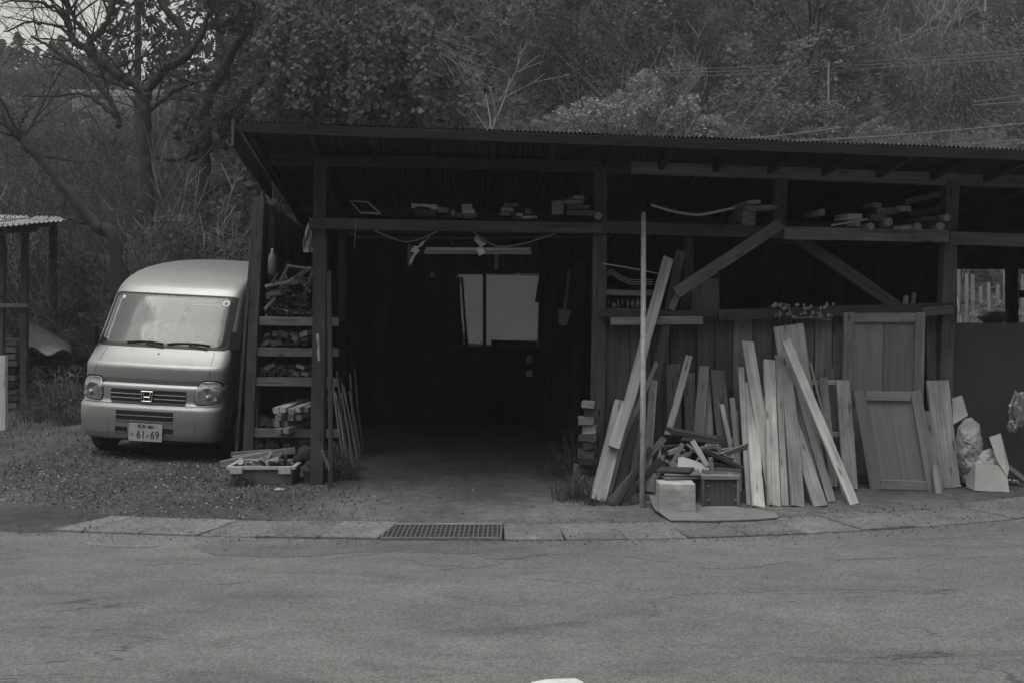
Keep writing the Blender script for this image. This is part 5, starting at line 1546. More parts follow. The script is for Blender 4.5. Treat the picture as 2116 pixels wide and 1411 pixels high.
def weed(c, n_, h, label, group=None, mt='grass', name='weed'):
    E = empty(name, c, label=label, cat='weed', **({'group': group} if group else {}))
    P = []
    for i in range(n_):
        a = R.uniform(0, 6.3); r0 = R.uniform(0, h * .95)
        b = Vector((c[0] + math.cos(a) * r0, c[1] + math.sin(a) * r0, c[2]))
        hh = h * R.uniform(.2, 1.1) * (1.1 - r0 / h * .6); out = Vector((math.cos(a), math.sin(a), 0)) * hh * R.uniform(.2, .8)
        side = Vector((-math.sin(a), math.cos(a), 0)) * (h * .004 + .0016)
        m1 = b + out * .4 + Vector((0, 0, hh * .7)); t_ = b + out + Vector((0, 0, hh * R.uniform(.5, 1)))
        P += [b - side, b + side, m1 + side * 1.6, m1 - side * 1.6, m1 - side * 1.6, m1 + side * 1.6, t_ + side * .1, t_ - side * .1]
    lp = []
    for i in range(n_ // 2):
        a = R.uniform(0, 6.3); r0 = abs(R.gauss(0, h * .45)); lp.append((c[0] + math.cos(a) * r0, c[1] + math.sin(a) * r0 * .7, c[2] + R.uniform(.0, h) * max(.15, 1 - r0 / h)))
    obj('foliage', np_mesh('foliage', leaf_obj_vf(np.array(lp), .009 + h * .03, .9, .5), 4, M_['leaf']), None, E, kind='stuff')
    obj('blades', np_mesh('blades', np.array([tuple(p) for p in P]), 4, M_[mt]), None, E, kind='stuff')
weed(G(1190, 1030), 170, .24, 'tangled weed clump at the foot of the thick leaning beam')
weed(G(1175, 985), 150, .32, 'taller weed clump at the right door jamb')
weed(G(1200, 950), 110, .42, 'drooping weed beside the middle shed post')
weed(G(705, 990), 420, .18, 'low grass clump at the foot of the left shed post')
weed(G(690, 970), 300, .26, 'thin weed growing inside the left door post')
weed(G(500, 1005), 260, .12, 'low weed in front of the plastic tub')
for i, (px, Yw) in enumerate([(140, 12.3), (190, 12.0), (75, 12.6), (100, 13.0)]):
    xw = (px - CX) * Yw / F
    weed((xw, Yw, gz(xw, Yw)), 120, .32, ('rough grass clump left of the van by its mirror', 'rough grass clump touching the van corner', 'rough grass clump by the woodshed post', 'rough grass clump in front of the tarpaulin')[i])

for i, (px, Yw) in enumerate([(148, 13.2), (176, 12.8), (204, 13.4), (112, 13.3), (160, 14.4)]):
    xw = (px - CX) * Yw / F
    weed((xw, Yw, gz(xw, Yw)), 130, .7, ('tall dry grass behind the left door mirror', 'tall dry grass just left of the van mirror', 'tall dry grass close against the van side', 'tall dry grass by the tarpaulin edge', 'tall dry grass below the van mirror')[i])

# ------------------------------------------------------------------ vegetation
def crown_pts(clumps):
    out = []
    for (c, r, n_) in clumps:
        d = NR.normal(0, 1, (n_, 3)); d /= np.linalg.norm(d, axis=1)[:, None]
        rad = NR.uniform(.35, 1, n_) ** .6
        out.append(np.array(c) + d * rad[:, None] * np.array(r))
    return np.concatenate(out)

def branch(out, p, d, L, r, depth, spread=.7, up=.15, seg=5, sides=4, min_r=.004, nsub=(2, 4), wob=.25):
    pts, rad = [p.copy()], [r]
    for i in range(seg):
        d = (d + Vector((R.uniform(-1, 1), R.uniform(-1, 1), R.uniform(-1, 1))) * wob + Vector((0, 0, up * .3))).normalized()
        p = p + d * (L / seg)
        pts.append(p.copy()); rad.append(max(min_r, r * (1 - .75 * (i + 1) / seg)))
    out.append(tube_vf(pts, rad, sides, False))
    if depth > 0:
        for k in range(R.randint(*nsub)):
            i = R.randint(1, seg)
            dd = (d + Vector((R.uniform(-1, 1), R.uniform(-1, 1), R.uniform(-.6, 1))) * spread * 1.4).normalized()
            branch(out, pts[i], dd, L * R.uniform(.45, .75), max(min_r, rad[i] * .65), depth - 1, spread, up, max(3, seg - 1), 3, min_r, nsub, wob)

def tree_proto(name, label, cat, group, crown_P, crown_mat, stems, stem_mat, crown_name='crown'):
    E = empty(name, (0, 0, 0), label=label, cat=cat, group=group)
    if stems: obj('trunk', join(*stems), stem_mat, E, smooth=True)
    if crown_P is not None: obj(crown_name, np_mesh(crown_name, crown_P, 4, crown_mat), None, E)
    return E

def broadleaf(seed, h, w, nl, size, mat):
    R.seed(seed)
    stems = []
    branch(stems, Vector((0, 0, -.4)), Vector((0, 0, 1)), h * .75, h * .02, 0, up=.3, wob=.08)
    cl = []
    for i in range(22):
        a = R.uniform(0, 6.3); z = R.uniform(.22, .98); rr_ = w * .5 * math.sqrt(max(.05, 1 - ((z - .5) / .52) ** 2)) * R.uniform(.25, 1)
        c = (math.cos(a) * rr_, math.sin(a) * rr_, h * z)
        s = w * R.uniform(.11, .22)
        cl.append((c, (s, s, s * .75), nl // 22))
        branch(stems, Vector((0, 0, h * z * .6)), (Vector(c) - Vector((0, 0, h * z * .6))).normalized(), (Vector(c) - Vector((0, 0, h * z * .6))).length, h * .006, 0, sides=3)
    return leaf_obj_vf(crown_pts(cl), size, .8, .55), stems

def feather(seed, h, nl):
    """bamboo-like grove tuft: arching culms with drooping sprays"""
    R.seed(seed)
    stems, P = [], []
    pts, dirs = [], []
    for i in range(16):
        a = R.uniform(0, 6.3); b = Vector((math.cos(a), math.sin(a), 0)) * R.uniform(0, .8)
        lean_ = Vector((math.cos(a), math.sin(a), 0)) * R.uniform(.3, 1.6) * h * .25
        hh = h * R.uniform(.7, 1)
        path = [b + lean_ * (t * t) + Vector((0, 0, hh * (t - .18 * t ** 4) - .3)) for t in [k / 7 for k in range(8)]]
        stems.append(tube_vf(path, [.035 - .004 * k for k in range(8)], 4, False))
        for k in range(nl // 16):
            t = R.uniform(.3, 1) ** .7
            q = b + lean_ * (t * t) + Vector((0, 0, hh * (t - .18 * t ** 4) - .3))
            rr_ = h * .13 * (1.1 - t * .6)
            o = Vector((R.gauss(0, 1), R.gauss(0, 1), R.gauss(0, .6) - .3)) * rr_ * .7
            pts.append(q + o); dirs.append(Vector((o.x + lean_.x * .2, o.y + lean_.y * .2, -abs(rr_) * R.uniform(.1, 1.4))).normalized())
    pts = np.array([tuple(p) for p in pts]); d = np.array([tuple(p) for p in dirs]); n_ = len(pts)
    e = np.cross(d, NR.normal(0, 1, (n_, 3))); e /= np.linalg.norm(e, axis=1)[:, None]
    s = NR.uniform(.055, .14, n_)[:, None]
    P = np.stack([pts - d * s, pts + e * s * .22, pts + d * s, pts - e * s * .22], 1).reshape(-1, 3)
    return P, stems

def cedar(seed, h, nl):
    R.seed(seed)
    stems = [tube_vf([(0, 0, -.4), (0, 0, h * .5), (.05, 0, h)], [h * .016, h * .01, .01], 6, False)]
    pts, dirs = [], []
    nb = 90
    for i in range(nb):
        z = h * (.16 + .84 * (i / nb)); L = (h * .17) * (1 - (i / nb)) ** .75 * R.uniform(.7, 1.15) + .12
        a = i * 2.4 + R.uniform(-.4, .4)
        for k in range(nl // nb):
            t = R.uniform(.15, 1) ** .7
            droop = -.35 * L * t * t + .12 * L * t
            p = Vector((math.cos(a) * L * t, math.sin(a) * L * t, z + droop)) + Vector((R.gauss(0, .12), R.gauss(0, .12), R.gauss(0, .10))) * (.5 + L * .4)
            pts.append(p); dirs.append(Vector((math.cos(a), math.sin(a), R.uniform(-.9, .3))).normalized())
    pts = np.array([tuple(p) for p in pts]); d = np.array([tuple(p) for p in dirs]); n_ = len(pts)
    e = np.cross(d, NR.normal(0, 1, (n_, 3))); e /= np.linalg.norm(e, axis=1)[:, None]
    s = NR.uniform(.08, .2, n_)[:, None]
    P = np.stack([pts - d * s, pts + e * s * .4, pts + d * s, pts - e * s * .4], 1).reshape(-1, 3)
    return P, stems

def shrub(seed, h, w, nl, size, depth=2, nst=14):
    R.seed(seed)
    stems = []
    for i in range(nst):
        a = R.uniform(0, 6.3)
        branch(stems, Vector((math.cos(a) * w * .12, math.sin(a) * w * .12, -.15)), Vector((math.cos(a) * R.uniform(.1, .9), math.sin(a) * R.uniform(.1, .9), 1)).normalized(), h * R.uniform(.7, 1.1), .012 + h * .004, depth, .6, .1, 5, 3, .004, (3, 5), .28)
    cl = []
    for i in range(26):
        a = R.uniform(0, 6.3); z = R.uniform(.1, 1); rr_ = w * .5 * R.uniform(.1, 1) * math.sqrt(max(.1, 1 - (z - .35) ** 2 * 1.6))
        s = w * R.uniform(.08, .17)
        cl.append(((math.cos(a) * rr_, math.sin(a) * rr_, h * z), (s, s, s * .8), nl // 26))
    return leaf_obj_vf(crown_pts(cl), size, .8, .5), stems

def bare(seed, h):
    R.seed(seed)
    st_ = []
    branch(st_, Vector((0, 0, -.3)), Vector((R.uniform(-.3, .3), 0, 1)).normalized(), h * .7, h * .013, 3, .75, .25, 6, 4, .012, (3, 5), .16)
    return st_

T = {}
gh = 'trees in the wood on the hillside'
lab = dict(
    broad='rounded leafy tree in the dense wood on the hillside behind the shed',
    darkbroad='dark evergreen tree in the shaded wood on the hillside',
    feather='feathery arching bamboo clump on the hillside behind the shed',
    cedar='dark pointed conifer among the wood on the hillside',
    shrub='twiggy grey-leaved bush in the thicket behind the van',
    pale='pale feathery bush rising behind the shed roof',
    bare='bare pale-branched tree on the hillside wood')
T['broad'] = [tree_proto('broadleaf_tree', lab['broad'], 'tree', gh, *(lambda a: (a[0], M_['leaf'], a[1], M_['bark']))(broadleaf(s, 6.5, 5.0, 9000, .078, None))) for s in (1, 2)]
T['darkbroad'] = [tree_proto('evergreen_tree', lab['darkbroad'], 'tree', gh, *(lambda a: (a[0], M_['leafdark'], a[1], M_['bark']))(broadleaf(s, 7.5, 5.2, 8000, .085, None))) for s in (3,)]
T['feather'] = [tree_proto('bamboo_clump', lab['feather'], 'bamboo', 'bamboo clumps on the hillside', *(lambda a: (a[0], M_['bamboo'], a[1], M_['paletwig']))(feather(s, 6.5, 10400))) for s in (4, 5)]
T['cedar'] = [tree_proto('conifer_tree', lab['cedar'], 'tree', gh, *(lambda a: (a[0], M_['leafdark'], a[1], M_['bark']))(cedar(s, 11, 6300))) for s in (6,)]
T['shrub'] = [tree_proto('bush', lab['shrub'], 'bush', 'bushes in the thicket behind the van', *(lambda a: (a[0], M_['leaf'], a[1], M_['twig']))(shrub(s, 2.4, 2.6, 2600, .042)), crown_name='foliage') for s in (7, 8)]
T['pale'] = [tree_proto('pale_bush', lab['pale'], 'bush', 'pale bushes behind the shed roof', *(lambda a: (a[0], M_['leafpale'], a[1], M_['paletwig']))(shrub(s, 2.8, 2.6, 5200, .05, 1, 12)), crown_name='foliage') for s in (9,)]
T['bare'] = [tree_proto('bare_tree', lab['bare'], 'tree', 'bare trees on the hillside', None, None, bare(s, 7), M_['paletwig']) for s in (20, 21)]
used = set()
def put(kind, x, y, s, label=None, sink=0.0, z=None, sz=None, group=None):
    pr = R.choice(T[kind])
    zz = (gz(x, y) if z is None else z) - sink
    M = Matrix.Translation((x, y, zz)) @ Matrix.Rotation(R.uniform(0, 6.28), 4, 'Z') @ Matrix.Diagonal((s, s, sz or s * R.uniform(.9, 1.15), 1))
    if pr.name not in used:
        used.add(pr.name); pr.matrix_basis = M; o = pr
        if label: o['label'] = label
    else: o = copy_tree(pr, M, **({'label': label} if label else {}))
    if group: o['group'] = group
    return o
R.seed(31)
def pxX(px, Y): return (px - CX) * Y / F
hl = dict(broad='rounded leafy tree %s %s', darkbroad='dark evergreen tree %s %s', feather='feathery arching bamboo clump %s %s', cedar='dark pointed conifer %s %s', bare='bare pale-branched tree %s %s')
# the hillside wood, row by row
Y = 21.0
while Y < 78:
    step = 1.9 + Y * .035
    px = -120 if Y < 40 else -200
    while px < 2240:
        x = pxX(px + R.uniform(-30, 30), Y); y = Y + R.uniform(-.9, .9)
        front = Y < 27
        right = px > 1080
        mid = 880 < px <= 1500
        left = px < 620
        ok = True
        if left and Y < 33: ok = False                       # the thicket and the big bare trees stand here
        if Y < 39 and px < 430: ok = False
        if px < 430 and Y > 38: ok = False
        if 430 <= px < 500 or (px < 620 and Y > 50): ok = False
        if ok:
            if left: kind = R.choice(['cedar', 'broad', 'darkbroad', 'cedar'])
            elif px > 1450: kind = R.choice(['feather', 'broad', 'feather', 'broad', 'bare', 'broad'])
            elif px > 880: kind = R.choice(['broad', 'feather', 'darkbroad', 'broad', 'feather', 'bare'])
            else: kind = R.choice(['darkbroad', 'cedar', 'broad'])
            s = R.uniform(.62, 1.0) * (.72 if front else 1.0)
            if left and Y > 45: s *= .75
            where = ('above the small woodshed', 'above the van', 'behind the hanging creeper', 'above the dark doorway', 'above the pale bushes', 'above the braced middle bay', 'above the right bay')[min(6, max(0, int((px + 60) // 310)))]
            put(kind, x, y, s, sink=.3, label=hl[kind] % (('low on the slope', 'half way up the slope', 'high on the slope')[0 if Y < 31 else 1 if Y < 46 else 2], where))
        px += step * 1.05 * F / Y * R.uniform(.8, 1.2)
    Y += step * 1.25
# conifers against the sky
for px, Y, s, lb in ((285, 30, 1.25, 'tall dark conifer crossing the bright sky gap at the top left'), (452, 33, 1.35, 'tall dark conifer right of the second sky gap'), (520, 27, 1.15, 'tall dark conifer behind the hanging creeper'), (600, 30, 1.3, 'tall dark conifer at the left edge of the creeper')):
    put('cedar', pxX(px, Y), Y, s * .55, sz=s, label=lb)
for i in range(46):
    px, Yq, top = R.uniform(-60, 430), R.uniform(40, 62), R.uniform(120, 205)
    k = R.choice(['cedar', 'broad', 'darkbroad', 'broad']); x = pxX(px, Yq)
    s_ = (PX(0, top, Yq).z - gz(x, Yq)) / (11 if k == 'cedar' else 7)
    if .25 < s_ < 1.1: put(k, x, Yq, s_, sz=s_, label='small distant %s on the far slope %s' % ({'cedar': 'conifer', 'broad': 'leafy tree', 'darkbroad': 'dark tree'}[k], 'above the woodshed' if px < 110 else 'above the road wall' if px < 330 else 'by the bare cherry tree'), group='far trees at the top left')
for i, (px, top) in enumerate(((-20, 70), (3, 82), (20, 96), (38, 68), (58, 104), (75, 96), (95, 108), (108, 84), (128, 74), (142, 100), (165, 112), (190, 104), (215, 92), (240, 100))):
    Yq = 66 + R.uniform(-4, 4)
    s_ = (PX(0, top, Yq).z - gz(pxX(px, Yq), Yq)) / 11
    put('cedar', pxX(px, Yq), Yq, s_, sz=s_, label='small pointed conifer in the skyline row at the top left', group='skyline conifers at the top left')
# thicket behind the van and along the left
for px, Y in [(20, 17), (75, 18.5), (130, 17.2), (190, 16.6), (250, 17.5), (310, 16.2), (370, 16.8), (430, 15.6), (490, 16.4), (540, 15.5), (600, 16.6), (-40, 18), (40, 20.5), (110, 21.5), (180, 21), (250, 22), (320, 20.5), (390, 21.5), (460, 20), (530, 21), (600, 22),
              (0, 24.5), (70, 25.5), (140, 26), (210, 25.5), (280, 26.5), (350, 25), (420, 26), (490, 25), (560, 26.5), (30, 29.5), (100, 30), (180, 31), (260, 30.5), (340, 30), (420, 31), (500, 30), (580, 31)]:
    x = pxX(px, Y)
    s_ = min(R.uniform(.85, 1.2) * (1 + max(0, Y - 20) * .03), (PX(0, 262 if 110 < px < 410 else 215, Y).z - gz(x, Y)) / 2.75)
    if s_ < .2: continue
    put('shrub', x, Y, s_, label='twiggy grey-leaved bush %s %s' % ('at the foot of the slope' if Y < 19 else 'partway up the slope' if Y < 24 else 'higher up the slope', 'above the small woodshed' if px < 70 else 'left of the van' if px < 180 else 'above the van roof' if px < 330 else 'beneath the bare cherry tree' if px < 460 else 'beside the shed roof corner'))
for px, Y in [(280, 14.6), (340, 14.8), (400, 14.4), (460, 14.9), (505, 14.3)]:
    put('shrub', pxX(px, Y), Y, R.uniform(.5, .75), label='low twiggy bush directly behind the van ' + {230: 'at its left roof corner', 280: 'left of its roof middle', 340: 'at its roof middle', 400: 'right of its roof middle', 460: 'at its right roof corner', 505: 'by the shed wall', 130: 'beyond its mirror'}[px])
for px, Y in [(30, 17), (90, 16.2), (150, 18), (215, 16), (265, 15.4), (330, 15.6), (385, 15.2), (440, 16), (480, 15), (520, 15.4), (120, 20), (300, 19), (410, 18.4), (60, 22), (350, 22.5), (470, 19)]:
    put('bare', pxX(px, Y), Y, R.uniform(.3, .5), label='pale leafless shrub tangled in the thicket ' + ('beyond the woodshed' if px < 110 else 'left of the van roof' if px < 240 else 'above the van roof' if px < 400 else 'beside the shed roof corner'), group='pale leafless shrubs in the thicket')
for px, Y, s, lb in ((112, 16.6, .45, 'low greyish bush beyond the tarpaulin'), (158, 15.8, .5, 'low greyish bush behind the left door mirror'), (205, 15.0, .45, 'low greyish bush at the left windscreen pillar of the van')):
    put('pale', pxX(px, Y), Y, s, label=lb, group='low bushes left of the van')
# pale bushes behind the roof
for px, Y, s, top, lb in ((1165, 20.0, .62, 225, 'small pale bush at the left of those above the roof'), (1235, 19.5, .82, 208, 'second pale bush from the left above the roof'), (1300, 20.2, 1.0, 190, 'pale bush in the middle of those above the roof'),
                      (1370, 19.4, .95, 200, 'pale bush right of the middle above the roof'), (1425, 20.0, .85, 210, 'tallest tipped pale bush, last but one above the roof'), (1100, 20.5, .5, 250, 'lowest pale bush behind the middle of the roof edge'),
                      (1470, 19.8, .5, 240, 'small pale bush at the right end above the roof'), (1810, 20.5, .42, 246, 'small round pale bush alone above the right part of the roof'), (1330, 23.5, .7, 150, 'faint pale bush standing behind the others above the roof')):
    zt = PX(0, top, Y).z
    put('pale', pxX(px, Y), Y, s, label=lb, z=zt - 2.9 * s, sz=s)

# the big bare trees at the left
def limb_tree(name, label, limbs, Y0, twn, seed):
    R.seed(seed)
    first = limbs[0][0][0]
    base = PX(first[0], first[1], first[2] if len(first) > 2 else Y0)
    E = empty(name, (base.x, base.y, gz(base.x, base.y)), label=label, cat='tree')
    tw = []
    for i, (pts, r0, r1) in enumerate(limbs):
        P3 = [PX(p[0], p[1], (p[2] if len(p) > 2 else Y0)) for p in pts]
        if i == 0: P3[0].z = gz(P3[0].x, P3[0].y) - .2
        sp_ = smooth_path(P3, 6)
        sp_ = [q + Vector((R.uniform(-1, 1), R.uniform(-1, 1), R.uniform(-1, 1))) * .02 for q in sp_]
        n_ = len(sp_)
        rad = [(r0 + (r1 - r0) * k / (n_ - 1)) * Y0 / F * (1 + R.uniform(-.08, .08)) for k in range(n_)]
        obj('trunk' if i == 0 else 'branch', tube_vf(sp_, rad, 8), M_['bark'], E, smooth=True)
        k0 = int(n_ * (.45 if i == 0 else .12))
        for k in range(k0, n_):
            for _ in range(twn):
                if R.random() < .16:
                    d = (sp_[min(k + 1, n_ - 1)] - sp_[max(k - 1, 0)]).normalized()
                    dd = (d * .5 + Vector((R.uniform(-1, 1), R.uniform(-.8, .8), R.uniform(-.5, 1)))).normalized()
                    branch(tw, sp_[k], dd, R.uniform(.5, 1.9), min(rad[k] * .5, .022), 2, .7, .1, 5, 3, .0042, (2, 3), .16)
    obj('twig', join(*tw), M_['bark'], E, kind='stuff')
    return E
limb_tree('leaning_tree', 'big bare tree leaning left over the thicket, black against the slope', [
    ([(270, 600, 14.0), (238, 520), (199, 467), (140, 395), (86, 334), (40, 285), (0, 215), (-40, 160)], 15, 6),
    ([(199, 467), (150, 455), (100, 440), (60, 450)], 4, 1.5), ([(86, 334), (60, 300), (15, 262), (-30, 255)], 8, 3), ([(140, 395), (128, 430), (125, 450)], 3, 1.5),
    ([(60, 300), (40, 262), (52, 240), (60, 225)], 4, 2)], 14.0, 2, 41)
limb_tree('bare_cherry_tree', 'spreading bare tree with dark forked limbs against the sky at the top left', [
    ([(318, 560, 16.5), (305, 420), (300, 330), (298, 262), (301, 192)], 15, 13),
    ([(301, 192), (268, 168), (232, 146), (182, 103), (148, 80), (141, 40), (139, -30)], 12, 5), ([(190, 108), (186, 82), (212, 63), (238, 0), (250, -50)], 9, 4),
    ([(190, 84), (160, 50), (140, 15), (100, -25)], 6, 3), ([(301, 190), (340, 145), (390, 110), (374, 60), (340, 20), (315, -30)], 10, 7),
    ([(390, 110), (415, 75), (430, 27), (425, -30)], 7, 4), ([(308, 230), (360, 190), (400, 172), (440, 168)], 6, 2),
    ([(248, 262), (232, 215), (190, 165), (146, 129), (100, 95), (66, 76)], 6, 2.5), ([(240, 245), (205, 212), (170, 195), (110, 200), (40, 200)], 5, 1.5),
    ([(148, 80), (120, 55), (60, 48), (10, 66)], 4, 1.5), ([(150, 75), (118, 20), (60, 2), (0, 6)], 4, 1.5), ([(232, 146), (260, 132), (290, 120), (330, 105)], 4, 1.5), ([(212, 63), (260, 75), (300, 50)], 3.5, 1.5)], 16.5, 2, 43)
limb_tree('ivy_bound_tree', 'dark tree with an arched limb at the left edge of the hanging creeper', [
    ([(405, 560, 17.5), (420, 400), (424, 300), (424, 232), (440, 185), (478, 110), (520, 45), (545, 30)], 14, 8),
    ([(545, 32), (558, 60), (563, 142), (520, 180), (477, 232)], 8, 5), ([(477, 232), (450, 300), (380, 340)], 6, 3), ([(440, 185), (470, 150), (455, 80), (436, 30), (430, -20)], 6, 3),
    ([(424, 300), (370, 330), (330, 325), (300, 335)], 7, 3), ([(420, 400), (470, 380), (525, 355)], 8, 3)], 17.5, 1, 44)

# the hanging creeper with big leaves
R.seed(77); NR = np.random.default_rng(9)
CR = empty('hanging_creeper', PX(740, 260, 16) - Vector((0, 0, 2)), label='curtain of hanging creeper with big round leaves behind the left of the roof', cat='creeper')
def big_leaf_vf():
    n_ = 9
    v = [(0, 0, 0)]
    for i in range(n_):
        a = 2 * math.pi * i / n_ + .2
        r = .5 * (1 + .12 * math.cos(3 * a)) if i else .62
        v.append((math.cos(a) * r, .07 * math.cos(2 * a), math.sin(a) * r))
    return v, [(0, i + 1, (i + 1) % n_ + 1) for i in range(n_)]
leafm = [mesh('leaf', big_leaf_vf(), M_['creeper'], True)]
strands = []
def creeper_ok(px, py):
    r = 905 - max(0, 60 - py) * 1.2 + 18 * math.sin(py * .06)
    l = 535 + 18 * math.sin(py * .05) 
    return l < px < r
nl = 0; rest = []
CY = 16.0
for s in range(84):
    px = R.uniform(530, 895); top = R.uniform(-60, 60); bot = R.uniform(150, 330)
    yy = CY + R.uniform(-.9, .9)
    n_ = 8
    path = [PX(px + R.uniform(-3, 3) + 10 * math.sin(k * .5 + s), top + (bot - top) * k / n_, yy) for k in range(n_ + 1)]
    strands.append(tube_vf(path, .012, 4, False))
    for k in range(int((bot - top) / 1.6)):
        py = R.uniform(top, bot); q = px + R.gauss(0, 9)
        if not creeper_ok(q, py): continue
        c = PX(q, py, yy - abs(R.gauss(.05, .12))); sz = R.uniform(.045, .105) * (1.2 if R.random() < .15 else .9)
        M = Matrix.Translation(c) @ Matrix.Rotation(R.uniform(-1.1, 1.1), 4, 'Z') @ Matrix.Rotation(R.uniform(-1.0, .5), 4, 'X') @ Matrix.Rotation(R.uniform(-.9, .9) - 1.57, 4, 'Y') @ Matrix.Scale(sz, 4)
        rest.append((c.y - sz * 3, M))
rest.sort(key=lambda t: t[0])
for _, M in rest[:280]:
    o = bpy.data.objects.new('leaf', leafm[0]); link(o, M, CR)
lv = []
bl = big_leaf_vf()
for _, M in rest[280:]:
    lv.append(([M @ Vector(p) for p in bl[0]], bl[1]))
obj('foliage', join(*lv), M_['creeper'], CR, kind='stuff')
obj('vine', join(*strands), M_['twig'], CR, kind='stuff')
# trees that carry the creeper
for px, Y, s in ((640, 18.0, .9), (760, 17.8, .85), (850, 18.4, .8), (700, 19.5, 1.0), (900, 19.5, .8)):
    put('darkbroad', pxX(px, Y), Y, s, label='dark leafy tree smothered by the hanging creeper, ' + {640: 'leftmost of them', 760: 'in their middle', 850: 'right of their middle', 700: 'farther back', 900: 'rightmost of them'}[px], z=.5, group='trees under the creeper')
# pale dead twigs right of the creeper
tw = []
for i in range(34):
    p = PX(R.uniform(860, 900), R.uniform(60, 110), 16.5)
    branch(tw, p, Vector((1, R.uniform(-.3, .3), R.uniform(-.7, .1))).normalized(), R.uniform(.4, 1.0), .006, 1, .5, -.3, 5, 3, .003, (2, 3), .15)
obj('dead_branch', join(*tw), M_['paletwig'], label='spray of pale dead twigs drooping from the right edge of the creeper', cat='branch')
# a leaf screen of low undergrowth on the slope (uncountable)
pts = []
R.seed(5)
while len(pts) < 34000:
    Y = R.uniform(14.5, 36); px = R.uniform(-80, 2200)
    x = pxX(px, Y)
    if Y < 17 and x > -2.5: continue
    n0 = mno.noise(Vector((x * .6, Y * .6, 7)))
    pts.append((x, Y, gz(x, Y) + R.uniform(0, .5 + .5 * n0) ** 1.0))
obj('undergrowth', np_mesh('undergrowth', leaf_obj_vf(np.array(pts), .07, .9, .45), 4, M_['leaf']), None, kind='stuff', label='low leafy undergrowth covering the slope')

pts = []
while len(pts) < 34000:
    Y = R.uniform(30, 84); px = R.uniform(-100, 2220)
    x = pxX(px, Y)
    pts.append((x, Y, gz(x, Y) + R.uniform(0, 1.2)))
obj('undergrowth', np_mesh('undergrowth', leaf_obj_vf(np.array(pts), .16, .9, .5), 4, M_['leaf']), None, kind='stuff', label='leafy undergrowth covering the upper slope')

# bamboo fence seen through the open right bay
BF = empty('bamboo_fence', (6.2, 15.0, .1), label='fence of upright poles seen through the open right bay', cat='fence')
for i in range(26):
    x = 5.4 + i * .12
    obj('fence_pole', tube_vf([(x, 15, 0), (x + R.uniform(-.03, .03), 15, 1.95 + R.uniform(-.2, .2))], .028, 6), M_['paletwig' if i % 3 else 'wmid'], BF)
for z in (.7, 1.5): plank('fence_rail', (5.2, 15.05, z), (8.6, 15.05, z), .06, .04, M_['wgrey'], BF)
put('bare', 6.4, 14.2, .32, label='small bare shrub before the pole fence in the open right bay', z=.6)
put('pale', 7.0, 14.4, .3, label='small pale bush at the sill of the open right bay', z=.7)
c = PX(2052, 655, 12.6)
blob((c.x, c.y, c.z), (.19, .12, .10), 'wire_bundle', 'sack', 'rounded pale bundle at the bottom of the right bay opening', 'bundle', 5, .5, 14, 10)
st_ = empty('bundle_stand', (c.x, c.y + .02, 0), label='dim stand holding the rounded bundle inside the right bay', cat='stand')
plank('leg', (c.x - .2, c.y + .05, 0), (c.x - .15, c.y + .05, c.z - .09), .05, .05, M_['wdark'], st_)
plank('leg', (c.x + .2, c.y + .05, 0), (c.x + .15, c.y + .05, c.z - .09), .05, .05, M_['wdark'], st_)
plank('top_board', (c.x - .25, c.y + .02, c.z - .1), (c.x + .25, c.y + .02, c.z - .1), .26, .02, M_['wdark'], st_, face=(0, 0, 1))

# ------------------------------------------------------------------ thin haze added to lift the blacks and veil the slope
hz = bpy.data.materials.new('black-lifting haze'); hz.use_nodes = True
hz.node_tree.nodes.clear()
ho = hz.node_tree.nodes.new('ShaderNodeOutputMaterial'); hv = hz.node_tree.nodes.new('ShaderNodeVolumePrincipled')
hv.inputs['Color'].default_value = (.95, .95, .95, 1); hv.inputs['Density'].default_value = .0021; hv.inputs['Anisotropy'].default_value = .2
hz.node_tree.links.new(hv.outputs[0], ho.inputs['Volume'])
obj('haze', box(-140, 140, -80, 200, -3, 130), hz, kind='stuff')

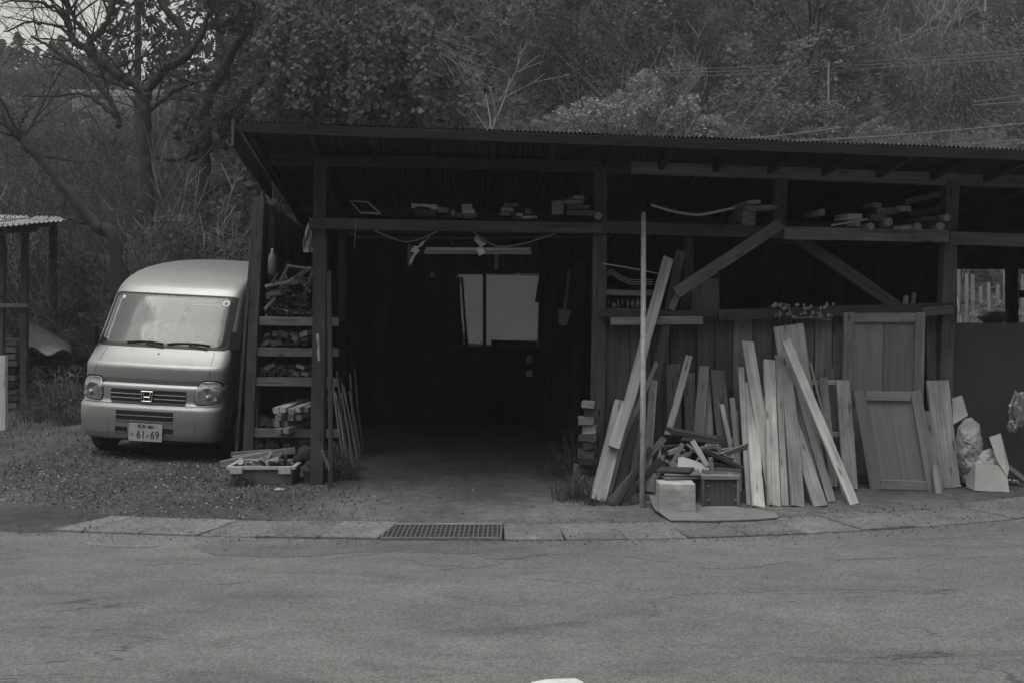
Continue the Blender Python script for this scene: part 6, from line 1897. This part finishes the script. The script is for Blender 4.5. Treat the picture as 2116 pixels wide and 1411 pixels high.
# ------------------------------------------------------------------ hillside road, rail, cables
gx0, gx1, gY = pxX(160, 34), pxX(372, 34), 33.6
zb, ztp = PX(0, 236, 34).z, PX(0, 207, 34).z
RW = obj('retaining_wall', box(gx0, gx1, gY, gY + .3, zb - 1.2, ztp), M_['farwall'], label='pale concrete wall of the road on the slope at the top left', cat='wall')
GR = empty('guard_rail', (gx0, gY, ztp), label='guard rail of two bars above the pale wall on the slope', cat='guard rail')
for py in (194, 201):
    z = PX(0, py, 34).z
    obj('rail_bar', box(gx0, gx1, gY - .03, gY, z - .045, z + .045), M_['guard'], GR)
x = gx0 + .3
while x < gx1:
    obj('rail_post', box(x - .05, x + .05, gY + .002, gY + .1, ztp, PX(0, 192, 34).z), M_['guard'], GR); x += 1.0
UP = obj('utility_pole', tube_vf([(pxX(1711, 24), 24, gz(pxX(1711, 24), 24)), PX(1712, 128, 24)], [.035, .025], 8), M_['steel'], label='slender pale pole standing on the slope above the roof', cat='pole')
def cable(p0, p1, r, lb, sag=.15):
    A, B = PX(*p0), PX(*p1)
    pts_ = [A + (B - A) * (i / 16) - Vector((0, 0, sag * 4 * (i / 16) * (1 - i / 16))) for i in range(17)]
    obj('overhead_cable', tube_vf(pts_, r, 5), M_['cable'], label=lb, cat='cable', group='overhead cables on the slope')
cable((1200, 146, 30), (2200, 96, 24), .013, 'uppermost of the three thin cables crossing the slope at the right')
cable((1200, 153, 30), (2200, 104, 24), .013, 'middle of the three thin cables crossing the slope at the right')
cable((1200, 160, 30), (2200, 112, 24), .013, 'lowest of the three thin cables crossing the slope at the right')
cable((1480, 290, 16), (1740, 264, 15), .013, 'short bright cable just above the roof in the middle', .03)
cable((1600, 294, 16), (2260, 240, 13), .012, 'long cable low above the right part of the roof', .05)
cable((1980, 300, 16), (2260, 272, 14), .008, 'faint lowest cable at the right edge above the roof', .02)
cable((2010, 212, 18), (2260, 165, 15), .010, 'upper of the two cables rising out at the right edge', .03)
cable((2010, 218, 18), (2260, 190, 15), .010, 'lower of the two cables rising out at the right edge', .03)
